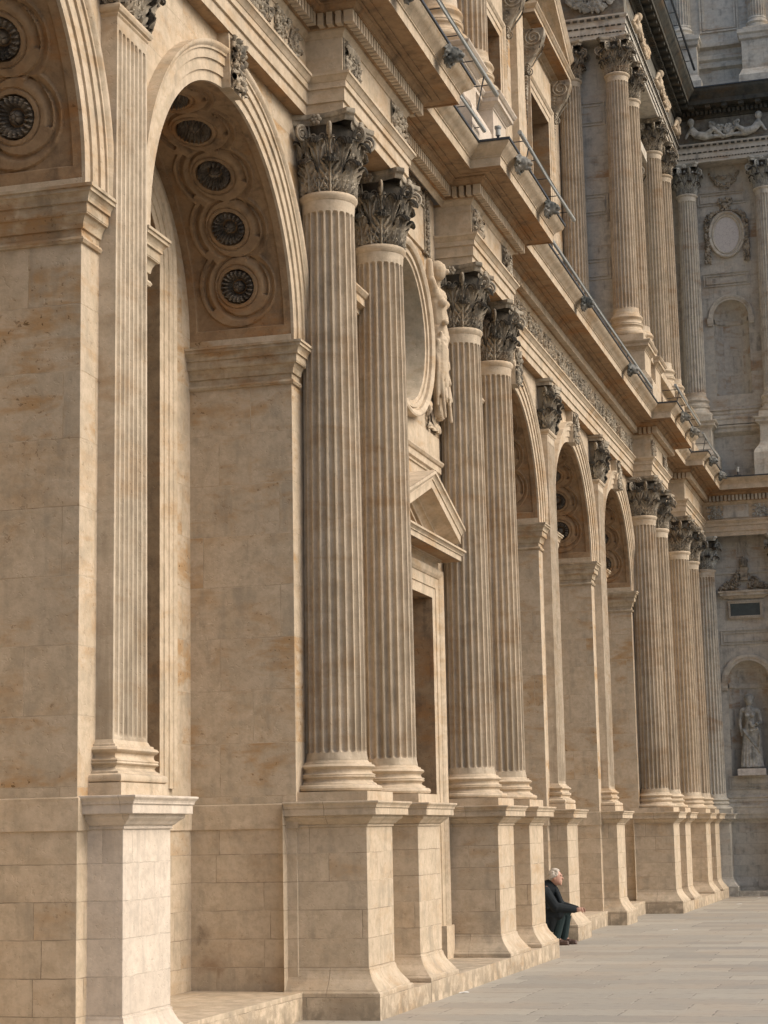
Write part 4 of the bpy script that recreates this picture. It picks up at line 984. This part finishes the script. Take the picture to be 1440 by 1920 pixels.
# ------------------------------------------------------------------ far wing
Ff = lambda a, b, o: (a, YF-o, b)
NX = -4.6
def niche_wall(mb, x0, x1, z0, z1, nx, hw, zb, zs):
    n = 28; wp = [(nx+hw*math.cos(PI-PI*i/n), zs+hw*math.sin(PI-PI*i/n)) for i in range(n+1)]
    mb.box(x0, nx-hw, YF, YF+.2, z0, z1).box(nx+hw, x1, YF, YF+.2, z0, z1).box(nx-hw, nx+hw, YF, YF+.2, z0, zb)
    for i in range(n):
        (a, b), (c, d) = wp[i], wp[i+1]; mb.add([(a, YF, b), (c, YF, d), (c, YF, z1), (a, YF, z1)], [(0, 1, 2, 3)])
    # hollow: half cylinder and quarter dome
    mb.grid(lambda i, j: (nx+hw*math.cos(PI-PI*i/n), YF+hw*.85*math.sin(PI*i/n), (zb, zs)[j]), n+1, 2)
    mb.grid(lambda i, j: (nx+hw*math.cos(PI-PI*i/n)*math.cos(PI/2*j/12), YF+hw*.85*math.sin(PI*i/n)*math.cos(PI/2*j/12), zs+hw*math.sin(PI/2*j/12)), n+1, 13)
mb = MB(); niche_wall(mb, -8, -2.6, -.3, 10.0, NX, .54, 3.0, 5.40); mb.box(-2.6, 3, YF, YF+.2, -.3, 10); obj('ground_wall', mb, farst, end)
mb = MB(); niche_wall(mb, -8, -2.6, 10.0, 20.0, NX, .46, 12.96, 15.08); mb.box(-2.6, 3, YF, YF+.2, 10, 20); obj('upper_wall', mb, farst, end)
def niche_trim(name, hw, zs, w, m):
    prof = [(0, -.02), (0, .03), (w*.4, .03), (w*.45, .05), (w*.9, .06), (w, .05), (w, 0)]; n = 36
    a = obj(name, MB().grid(lambda i, j: Ff(NX+(hw+prof[j][0])*math.cos(PI*i/n), zs+(hw+prof[j][0])*math.sin(PI*i/n), prof[j][1]), n+1, len(prof)), farcol, end, smooth=40)
    mb = MB()
    for s in (-1, 1):
        x0, x1 = sorted((NX+s*hw, NX+s*(hw+w+.03))); mb.box(x0, x1, YF-.07, YF, zs-.16, zs-.01).box(x0+.01, x1-.01, YF-.05, YF, zs-.22, zs-.16)
    for j, (o, z) in enumerate(((.0, zs-.16), (.04, zs-.13), (.04, zs-.05), (0, zs-.03))): pass
    mb.grid(lambda i, j: (NX+(hw-(0, .035, .035, 0)[j])*math.cos(PI-PI*i/24), YF+(hw-(0, .035, .035, 0)[j])*.85*math.sin(PI*i/24), (zs-.17, zs-.14, zs-.05, zs-.02)[j]), 25, 4)
    obj('impost_band', mb, farcol, a)
niche_trim('niche_arch', .54, 5.40, .16, end); niche_trim('niche_arch', .46, 15.08, .13, end)
for q_ in ((-5.26, -3.9, 6.36, 6.74), (-5.22, -4.05, 2.66, 3.0), (-5.27, -4.05, 15.93, 16.30), (-5.33, -4.05, 18.18, 18.55)):
    mb = MB(); inset_frame(mb, Ff, *q_, .022, .03); obj('wall_panel', mb, farst, end)
obj('string_band', MB().sweep([(0, 8.19), (.03, 8.2), (.03, 8.23), (0, 8.25)], [(-5.4, YF), (-3.8, YF)]), farcol, end)
obj('niche_base', MB().box(NX-.56, NX+.56, YF-.02, YF+.5, 2.8, 3.0).box(NX-.5, NX+.5, YF-.35, YF-.02, 2.90, 3.04) if 0 else MB().box(NX-.53, NX+.53, YF-.012, YF+.5, 2.8, 3.006), farst, end)
def base_run(mb, z, k=1.0):
    prof = [(o*k, zz) for o, zz in ((-.01, z-.002), (.12, z), (.12, z+.10), (.10, z+.12), (.12, z+.16), (.11, z+.20), (.08, z+.215), (.05, z+.26), (.07, z+.30), (.05, z+.335), (.04, z+.37), (.07, z+.40), (.05, z+.44), (.01, z+.46), (0, z+.50))]
    mb.sweep(prof, [(-5.4, YF), (3, YF)], ends=False)
mb = MB(); base_run(mb, 2.05); obj('base_moulding', mb, farcol, end, smooth=40)
mb = MB().sweep([(o*.75, z) for o, z in PED if z > 1.8], [(-5.3, YF), (3, YF)], ends=False); obj('dado_cap', mb, farcol, end)
mb = MB().sweep([(.12, .1), (.12, .26), (.04, .36), (0, .45)], [(-5.3, YF), (3, YF)], ends=False); obj('dado_base', mb, farst, end)
mb = MB(); base_run(mb, 12.15, 1.1); obj('base_moulding', mb, farcol, end, smooth=40)
obj('dado_cap', MB().sweep([(0, 11.85), (.03, 11.87), (.10, 11.93), (.12, 11.95), (.12, 12.03), (.16, 12.08), (.16, 12.12), (0, 12.15)], [(-5.2, YF), (3, YF)], ends=False), farcol, end)
# trophy over the statue
ts = obj('shelf', MB().sweep([(0, 7.53), (.05, 7.55), (.10, 7.60), (.16, 7.62), (.16, 7.68), (.2, 7.70), (.2, 7.74), (0, 7.75)], [(NX-.46, YF), (NX-.46, YF-.02), (NX+.46, YF-.02), (NX+.46, YF)], cap=True), farcol, end)
mb = MB(); rr = random.Random(12)
for s in (-1, 1):
    for k in range(60):
        t = rr.random(); a = s*(.08+.48*t); b = 7.78+(.40*(1-t))*rr.random()+.02; an = rr.uniform(-.6, .9)
        mb.tube([Ff(NX+a, b, .05), Ff(NX+a+s*.06*math.cos(an), b+.06*math.sin(an), .11), Ff(NX+a+s*.12*math.cos(an), b+.10*math.sin(an), .06)], [.02, .032, .008], 5)
mb.lathe([(.0, 8.36), (.09, 8.36), (.11, 8.41), (.10, 8.45), (.12, 8.50), (.10, 8.56), (.05, 8.60), (.02, 8.61), (.03, 8.65), (0, 8.69)], 14, NX+.02, YF-.1)
mb.box(NX-.07, NX+.11, YF-.12, YF-.02, 8.02, 8.36); cluster(mb, lambda p, q, o: Ff(NX-.18+p, 8.0+q, .06+o), .36, .36, 26, 3, .05, .05)
obj('trophy', mb, carved, ts, smooth=60)
pf = MB(); 
for (a0, a1, b0, b1) in ((NX-.46, NX-.38, 7.02, 7.50), (NX+.38, NX+.46, 7.02, 7.50), (NX-.38, NX+.38, 7.02, 7.10), (NX-.38, NX+.38, 7.42, 7.50)): pf.box(a0, a1, YF-.06, YF, b0, b1)
for k in range(40): pf.ball(Ff(NX-.42+(k % 2)*.84, 7.06+.42*(k//2)/19, .07), .018, 5, 4)
for k in range(36): pf.ball(Ff(NX-.38+.76*(k//2)/17, 7.06+(k % 2)*.40, .07), .018, 5, 4)
fpl = obj('plaque', pf, farcol, end); obj('plate', MB().box(NX-.38, NX+.38, YF-.03, YF, 7.10, 7.42), bronze, fpl)
mb = MB()
for q in (0, .07, .15): mb.box(NX-.17+q, NX-.14+q, YF-.03, YF, 8.68, 9.02)
mb.box(NX-.17, NX+.01, YF-.03, YF, 8.64, 8.68); mb.tube([Ff(NX+.06, 8.68, .02), Ff(NX+.06, 9.0, .02)], .014, 5); mb.tube([Ff(NX+.14, 8.98, .02), Ff(NX+.07, 8.84, .02), Ff(NX+.15, 8.68, .02)], .014, 5)
obj('monogram', mb, farcol, end)
# oval medallion with garlands
OX, OZ = -4.60, 17.34; oa, ob = .37, .53
prof = [(-.04, .0), (-.04, .04), (0, .07), (.03, .05), (.05, .085), (.09, .10), (.115, .08), (.12, 0)]
ov = obj('medallion', MB().grid(lambda i, j: Ff(OX+(oa+prof[j][0])*math.cos(2*PI*i/56), OZ+(ob+prof[j][0])*math.sin(2*PI*i/56), prof[j][1]), 56, len(prof), True), farcol, end, smooth=40)
mm, t_, p_ = mat('veined_marble'); g_ = N(t_, 'ShaderNodeNewGeometry'); v_ = N(t_, 'ShaderNodeTexVoronoi', feature='DISTANCE_TO_EDGE'); v_.inputs['Scale'].default_value = 11
mpn = N(t_, 'ShaderNodeVectorMath', operation='ADD'); nn_ = N(t_, 'ShaderNodeTexNoise'); nn_.inputs['Scale'].default_value = 9; t_.links.new(g_.outputs['Position'], nn_.inputs['Vector']); vm = N(t_, 'ShaderNodeVectorMath', operation='SCALE'); vm.inputs[3].default_value = .12
t_.links.new(nn_.outputs['Color'], vm.inputs[0]); t_.links.new(vm.outputs[0], mpn.inputs[1]); t_.links.new(g_.outputs['Position'], mpn.inputs[0]); t_.links.new(mpn.outputs[0], v_.inputs['Vector'])
t_.links.new(mixc(t_, ramp(t_, v_.outputs[0], 0, .06), (.46, .42, .40), (.62, .58, .54)), p_.inputs['Base Color']); p_.inputs['Roughness'].default_value = .5
obj('marble_plate', MB().add([Ff(OX+oa*math.cos(2*PI*i/48), OZ+ob*math.sin(2*PI*i/48), .02) for i in range(48)], [tuple(range(48))]), mm, ov)
mb = MB(); rr = random.Random(8)
for s in (-1, 1):
    mb = MB()
    for k in range(330):
        t = rr.random()
        if t < .3: q = t/.3; cx, cz, w = OX+s*(.22+.28*q), OZ+.62-.16*q*q, .05
        else: q = (t-.3)/.7; cx, cz, w = OX+s*(.50+.01*q), OZ+.45-1.2*q, .07
        mb.ball(Ff(cx+rr.uniform(-w, w), cz+rr.uniform(-.03, .03), .03+rr.random()*.05), rr.uniform(.024, .042), 6, 4)
    obj('garland', mb, carved, ov, smooth=60)
mb = MB(); cluster(mb, lambda p, q, o: Ff(OX-.16+p, OZ+.62+q, .03+o), .34, .42, 50, 5, .07, .055)
for s in (-1, 1): spiral(mb, lambda a, b: Ff(OX+s*a, b, .08), (.13, OZ+.92), .07, 1.6, .02, 1, 90)
mb.ball(Ff(OX, OZ+.78, .08), (.07, .06, .09), 10, 8); obj('crown', mb, carved, ov, smooth=60)
mb = MB(); rr = random.Random(6)
for s in (-1, 1):
    for k in range(40): t = rr.random(); mb.ball(Ff(OX+s*(.05+.32*t)+rr.uniform(-.04, .04), 18.72+.30*t*t+rr.uniform(-.05, .05), .05), rr.uniform(.02, .04), 6, 5)
mb.ball(Ff(OX, 18.92, .07), (.08, .06, .06), 8, 6)
for s in (-1, 1): mb.tube([Ff(OX, 18.90, .08), Ff(OX+s*.16, 18.99, .08), Ff(OX+s*.24, 18.92, .06)], [.04, .03, .01], 5)
cluster(mb, lambda p, q, o: Ff(OX-.14+p, 18.58+q, .02+o), .3, .14, 14, 5, .05, .04)
obj('festoon', mb, carved, end, smooth=60)
# upper columns and pedestals, attic
SHU2, BMU2, NKU2, CMU2 = recol(SHU, farcol), recol(BMU, farcol), recol(NKU, farcol), recol(CMU, statst)
for x in FXX:
    column(end, x, YFC, SHU2, BMU2, NKU2, CMU2, 18.43)
    obj('upper_pedestal', MB().sweep(UPE, [(x-.4, YF+.1), (x-.4, YFC-.40), (x+.40, YFC-.40), (x+.40, YF+.1)], cap=True, ends=False), farcol, end)
mb = MB().box(-8, 3, YF+.55, YF+.9, 20.8, 30); aw = obj('attic_wall', mb, farst, end)
at = farcol
for x in FX:
    s = obj('attic_column', recol(shaft_mesh(0, 3.4, .25, .225, .05, 3.35, 20), farcol), farcol, end, (x, YF+.45, 23.45))
    mb = MB().lathe([(.34, 23.16), (.34, 23.24), (.27, 23.28), (.31, 23.34), (.27, 23.42), (.25, 23.45)], 36, x, YF+.45).box(x-.36, x+.36, YF+.08, YF+.6, 23.06, 23.16)
    obj('base', mb, farcol, s)
    obj('attic_pedestal', MB().sweep([(.10, 21.1), (.10, 21.75), (.03, 21.9), (0, 21.95), (0, 22.75), (.05, 22.8), (.06, 22.9), (.10, 22.95), (.10, 23.06)], [(x-.42, YF+.6), (x-.42, YF+.05), (x+.42, YF+.05), (x+.42, YF+.6)], cap=True, ends=False), farcol, end)
for z, w in ((22.9, .12), (22.55, .06), (22.3, .1)): obj('string_band', MB().sweep([(0, z-.1), (w, z-.04), (w, z+.06), (0, z+.1)], [(-8, YF+.55), (3, YF+.55)], ends=False), farcol, end)
mb = MB(); inset_frame(mb, lambda a, b, o: (a, YF+.55-o, b), -5.1, -4.05, 23.3, 26.5, .05, .04); obj('wall_panel', mb, farcol, end)
mb = MB().tube([(-5.15, 42, 21.7), (-5.15, 49.35, 21.7)], .035, 8); r_ = obj('guard_rail', mb, lead, wing)
mb = MB()
for y in np.arange(42.2, 49.3, .8): mb.tube([(-5.15, y, 21.65), (-5.6, y, 21.65)], .012, 4)
obj('bracket', mb, lead, r_)

# ------------------------------------------------------------------ statue
def statue():
    mb = MB(); rr = random.Random(21)
    mb.ball((0, 0, 1.69), (.112, .125, .145), 14, 10); mb.ball((-.01, .03, 1.76), (.145, .14, .12), 12, 8); mb.ball((-.0, .10, 1.66), (.09, .07, .09), 10, 7); limb(mb, (0, .01, 1.60), (0, .02, 1.50), .05, .06)
    mb.ball((.02, -.095, 1.69), (.015, .025, .03), 6, 5)
    limb(mb, (-.17, .02, 1.46), (.17, .02, 1.44), .075, .075); limb(mb, (0, .0, 1.42), (0, .0, 1.15), .155, .12); limb(mb, (0, 0, 1.15), (0, 0, .95), .125, .175)
    for s in (-1, 1): mb.ball((s*.07, -.12, 1.32), .06, 9, 7)
    limb(mb, (-.22, .02, 1.43), (-.27, .03, 1.14), .055, .045); limb(mb, (-.27, .03, 1.14), (-.23, -.02, .90), .042, .03); mb.ball((-.22, -.03, .84), (.035, .03, .05), 8, 6)
    limb(mb, (.22, .02, 1.42), (.27, -.02, 1.14), .055, .045); limb(mb, (.27, -.02, 1.14), (.10, -.20, 1.05), .042, .032); mb.ball((.06, -.21, 1.05), (.05, .035, .04), 8, 6)
    for k in range(12): a = rr.uniform(-.02, .24); b = rr.uniform(.92, 1.18); mb.ball((a, -.20-rr.random()*.05, b), rr.uniform(.02, .045), 7, 5)
    limb(mb, (-.06, 0, .92), (-.02, -.02, .10), .15, .11); limb(mb, (.09, 0, .92), (.10, -.08, .5), .14, .10); limb(mb, (.10, -.08, .5), (.12, .0, .06), .10, .09)
    for k in range(13):
        t = k/12; a = -.22+.46*t; limb(mb, (a*.7, -.10-.04*math.sin(PI*t), .98-.08*math.sin(3*t)), (a*1.15, -.12-.07*math.sin(PI*t)-.02*(k % 2), .05), .022, .034, seg=4)
    for k in range(10): limb(mb, (-.20+.03*k, -.14, .98-.035*k), (-.08+.035*k, -.19, .80-.045*k), .022, .018, seg=2)
    for k in range(8): limb(mb, (.24, .0-.03*k, 1.0-.03*k), (.26-.01*k, -.02*k, .30), .03, .03, seg=3)
    mb.ball((.12, -.12, .06), (.16, .14, .07), 10, 7); mb.ball((-.08, -.17, .03), (.045, .08, .03), 8, 6)
    return blob(mb, .012, 1, 'statue')
st = root('statue', (NX-.02, YF-.02, 3.04), 'grey stone statue of a draped woman holding a bundle in a wall niche', 'statue')
obj('figure', statue(), statst, st, (NX-.02, YF+.06, 3.18), 0, (1, 1, 1.02))
obj('plinth', MB().box(NX-.37, NX+.34, YF-.28, YF+.3, 3.0, 3.17), white, st)

# ------------------------------------------------------------------ seated man
man = root('person', (-5.95, 29.7, 0), 'grey haired person in a long black coat and dark trousers, seated on the ledge', 'person')
def V(x, y, z): return (x, y, z)
hip = Vector((-6.06, 29.7, .42)); hd_ = Vector((-5.79, 29.68, 1.01))
mb = MB()   # skin body, local to world
limb(mb, hip, (-6.02, 29.7, .62), .15, .14); limb(mb, (-6.02, 29.7, .62), (-5.93, 29.7, .84), .14, .13); limb(mb, (-5.93, 29.50, .83), (-5.93, 29.90, .83), .06, .06); limb(mb, (-5.90, 29.7, .85), (-5.82, 29.69, .94), .06, .05)
mb.ball(hd_, (.095, .075, .12), 16, 12); mb.ball((hd_.x+.04, hd_.y, hd_.z-.055), (.06, .055, .06), 10, 8)
mb.ball((hd_.x+.105, hd_.y, hd_.z-.015), (.022, .013, .022), 8, 6); mb.ball((hd_.x+.088, hd_.y, hd_.z+.035), (.02, .05, .014), 8, 6); mb.ball((hd_.x+.084, hd_.y, hd_.z-.060), (.014, .026, .012), 8, 6); mb.ball((hd_.x+.070, hd_.y, hd_.z-.10), (.022, .025, .02), 8, 6)
for s in (-1, 1): mb.ball((hd_.x-.012, hd_.y+s*.076, hd_.z-.005), (.022, .012, .034), 8, 6)
for s in (-1, 1):
    y = 29.7+s*.12; kn = (-5.66-.03*(s < 0), y, .50+.0*s); an = (-5.80+.08*(s > 0), y, .10)
    limb(mb, (-6.04, 29.7+s*.09, .38), kn, .085, .06); limb(mb, kn, an, .055, .035); limb(mb, an, (an[0]+.14, y, .04), .03, .025)
    sh = (-5.92, 29.7+s*.20, .81); el = (-5.77, 29.7+s*.24, .58); wr = (-5.49, 29.7+s*.10, .53)
    limb(mb, sh, el, .05, .04); limb(mb, el, wr, .038, .026)
    pc = (wr[0]+.045, wr[1], wr[2]-.004); mb.ball(pc, (.045, .02, .035), 10, 8)
    for f_ in range(4):
        z = pc[2]+.022-.014*f_; L = (.030, .034, .032, .024)[f_]
        a = (pc[0]+.036, pc[1], z); b = (a[0]+L, pc[1]-s*.004, z-.006); c = (b[0]+.008, pc[1]-s*.02, z-.020-.004*f_)
        limb(mb, a, b, .0088, .0080, seg=2); limb(mb, b, c, .0080, .0068, seg=2)
    limb(mb, (pc[0]-.005, pc[1]-s*.012, pc[2]+.02), (pc[0]+.03, pc[1]-s*.028, pc[2]+.022), .010, .008, seg=2)
body = obj('body', blob(mb, .0075, 2, 'body'), skin, man)
# coat
mb = MB()
limb(mb, (-6.07, 29.7, .40), (-6.02, 29.7, .66), .20, .185); limb(mb, (-6.02, 29.7, .66), (-5.93, 29.7, .83), .18, .15); limb(mb, (-5.94, 29.49, .80), (-5.94, 29.91, .80), .085, .085)
limb(mb, (-5.93, 29.7, .88), (-5.86, 29.7, .915), .095, .085); mb.ball((-5.90, 29.7, .90), (.11, .11, .05), 12, 8)
for s in (-1, 1):
    sh = (-5.93, 29.7+s*.20, .80); el = (-5.77, 29.7+s*.24, .575); wr = (-5.51, 29.7+s*.105, .53)
    limb(mb, sh, el, .092, .078); limb(mb, el, wr, .078, .055)
    limb(mb, (-6.02, 29.7+s*.13, .42), (-5.74, 29.7+s*.15, .47), .125, .10); limb(mb, (-5.84, 29.7+s*.15, .42), (-5.86, 29.7+s*.17, .24), .11, .055)
limb(mb, (-5.95, 29.55, .36), (-5.95, 29.85, .36), .12, .12); limb(mb, (-6.1, 29.5, .36), (-6.1, 29.9, .36), .10, .10)
limb(mb, (-5.80, 29.66, .84), (-5.72, 29.66, .62), .035, .04); limb(mb, (-5.80, 29.74, .84), (-5.72, 29.74, .62), .035, .04)
obj('coat', blob(mb, .011, 3, 'coat'), coat_m, body)
mb = MB()
for s in (-1, 1):
    y = 29.7+s*.12; kn = (-5.66-.03*(s < 0), y, .50); an = (-5.80+.08*(s > 0), y, .08)
    limb(mb, (-5.95, 29.7+s*.1, .42), kn, .105, .08); limb(mb, kn, an, .078, .062)
limb(mb, (-6.0, 29.6, .38), (-6.0, 29.8, .38), .12, .12); obj('trousers', blob(mb, .01, 2, 'trousers'), denim, body)
mb = MB()
for s in (-1, 1):
    y = 29.7+s*.12; ax = -5.80+.08*(s > 0); limb(mb, (ax-.03, y, .05), (ax+.08, y, .045), .052, .048); limb(mb, (ax+.08, y, .04), (ax+.17, y, .035), .046, .036); mb.box(ax-.075, ax+.20, y-.042, y+.042, .0, .022)
obj('shoes', blob(mb, .008, 2, 'shoes'), shoe_m, body)
mb = MB(); rr = random.Random(31)
for k in range(130):
    a = rr.uniform(0, 2*PI); e = rr.uniform(-.25, 1.35); d = Vector((math.cos(a)*math.cos(e), math.sin(a)*math.cos(e), math.sin(e)))
    if d.x > .55 and d.z < .75: continue
    p = Vector((hd_.x-.012+d.x*.095, hd_.y+d.y*.078, hd_.z+.012+d.z*.118)); q = p+Vector((-.03, d.y*.012, -.022)); limb(mb, p, q, .020, .010, seg=2)
mb.ball((hd_.x-.03, hd_.y, hd_.z+.03), (.088, .08, .105), 14, 10)
obj('hair', blob(mb, .007, 1, 'hair'), hair_m, body)

# ------------------------------------------------------------------ pavement
gm, t, p = mat('flagstones'); g = N(t, 'ShaderNodeNewGeometry'); pos = g.outputs['Position']
mp = N(t, 'ShaderNodeMapping'); mp.inputs['Rotation'].default_value = (0, 0, math.radians(0)); t.links.new(pos, mp.inputs[0])
n1 = noise(t, pos, .7, 5, .6); n2 = noise(t, pos, 6, 6, .65); n3 = noise(t, pos, 60, 2)
vw = N(t, 'ShaderNodeVectorMath', operation='ADD'); nc = N(t, 'ShaderNodeTexNoise'); nc.inputs['Scale'].default_value = 3; t.links.new(pos, nc.inputs['Vector'])
sc_ = N(t, 'ShaderNodeVectorMath', operation='SCALE'); sc_.inputs[3].default_value = .03; t.links.new(nc.outputs['Color'], sc_.inputs[0]); t.links.new(mp.outputs[0], vw.inputs[0]); t.links.new(sc_.outputs[0], vw.inputs[1])
b = N(t, 'ShaderNodeTexBrick'); b.offset = .5; b.squash = .7; b.squash_frequency = 3; b.inputs['Scale'].default_value = 1
b.inputs['Brick Width'].default_value = 1.25; b.inputs['Row Height'].default_value = .62; b.inputs['Mortar Size'].default_value = .012; b.inputs['Mortar Smooth'].default_value = .5
b.inputs['Color1'].default_value = (0, 0, 0, 1); b.inputs['Color2'].default_value = (1, 1, 1, 1); t.links.new(vw.outputs[0], b.inputs[0])
bw = N(t, 'ShaderNodeRGBToBW'); t.links.new(b.outputs[0], bw.inputs[0])
col = mixc(t, bw.outputs[0], (.40, .37, .31), (.29, .272, .235)); col = mixc(t, mth(t, 'MULTIPLY', ramp(t, n1, .4, .7), .5), col, (.38, .31, .235)); col = mixc(t, mth(t, 'MULTIPLY', ramp(t, n2, .5, .75), .35), col, (.19, .185, .17))
col = mixc(t, mth(t, 'MULTIPLY', b.outputs[1], mth(t, 'MULTIPLY', ramp(t, n2, .42, .6), .75)), col, (.10, .095, .085)); t.links.new(col, p.inputs['Base Color']); p.inputs['Roughness'].default_value = .85
bp = N(t, 'ShaderNodeBump'); bp.inputs['Strength'].default_value = .3; bp.inputs['Distance'].default_value = .02
t.links.new(mth(t, 'SUBTRACT', mth(t, 'ADD', n2, mth(t, 'MULTIPLY', n3, .3)), b.outputs[1]), bp.inputs['Height']); t.links.new(bp.outputs[0], p.inputs['Normal'])
gd = obj('pavement', MB().add([(-400, -400, 0), (400, -400, 0), (400, 400, 0), (-400, 400, 0)], [(0, 1, 2, 3)]), gm); gd['kind'] = 'structure'
cm, t, p = mat('dark_cobbles'); g = N(t, 'ShaderNodeNewGeometry'); v_ = N(t, 'ShaderNodeTexVoronoi', feature='DISTANCE_TO_EDGE'); v_.inputs['Scale'].default_value = 7; t.links.new(g.outputs['Position'], v_.inputs['Vector'])
col = mixc(t, ramp(t, v_.outputs[0], 0, .12), (.05, .047, .042), mixc(t, noise(t, g.outputs['Position'], 2), (.11, .10, .09), (.17, .155, .135))); t.links.new(col, p.inputs['Base Color']); p.inputs['Roughness'].default_value = .9
cb = obj('unseen_cobbled_court', MB().add([(1.2, -400, .004), (400, -400, .004), (400, 400, .004), (1.2, 400, .004)], [(0, 1, 2, 3)]), cm); cb['kind'] = 'structure'  # unseen dark cobbles, added to cut the light bounced up from the ground
for k, (x, y, z, lab) in enumerate(((-5.03, 23.52, 10.585, 'small grey floodlight on the cornice ledge beside the pale upper pedestal'), (-4.52, 49.2, 10.585, 'small dark floodlight on the far cornice above the shaded niche bay'))):
    fl = root('floodlight', (x, y, z), lab, 'floodlight', 'floodlights standing on the cornice')
    obj('body', MB().lathe([(0, .10), (.05, .10), (.055, .12), (.055, .24), (.075, .27), (.08, .31), (.06, .31), (.055, .29), (0, .285)], 16).xf(lambda a, b, c: (a*.6, b*.6, .04+c*.6)), pipe_m, fl, (x, y, z))
    obj('foot', MB().box(-.09, .09, -.05, .05, 0, .02).box(-.015, .015, -.015, .015, .02, .105), lead, fl, (x, y, z))
# litter
for k, (x, y, lab) in enumerate(((-5.17, 21.0, 'small white paper scrap on the flagstones beside the door bay plinth'), (-4.55, 33.8, 'tiny white paper scrap on the paving in the middle of the court floor'), (-4.55, 44.6, 'white speck of litter on the far paving before the end wing'), (-4.45, 48.4, 'white scrap of litter at the foot of the shaded end wall'))):
    mb = MB(); n = 7; rr = random.Random(k)
    pts = [(.06*math.cos(2*PI*i/n)*rr.uniform(.7, 1.3), .04*math.sin(2*PI*i/n)*rr.uniform(.7, 1.3)) for i in range(n)]
    mb.prism(pts, lambda a, b, d: (a, b, d+.006*math.sin(40*a)), .004, .010)
    o = obj('paper_scrap', mb, paper, None, (x, y, 0)); o['label'] = lab; o['category'] = 'litter'; o['group'] = 'scraps of litter on the paving'
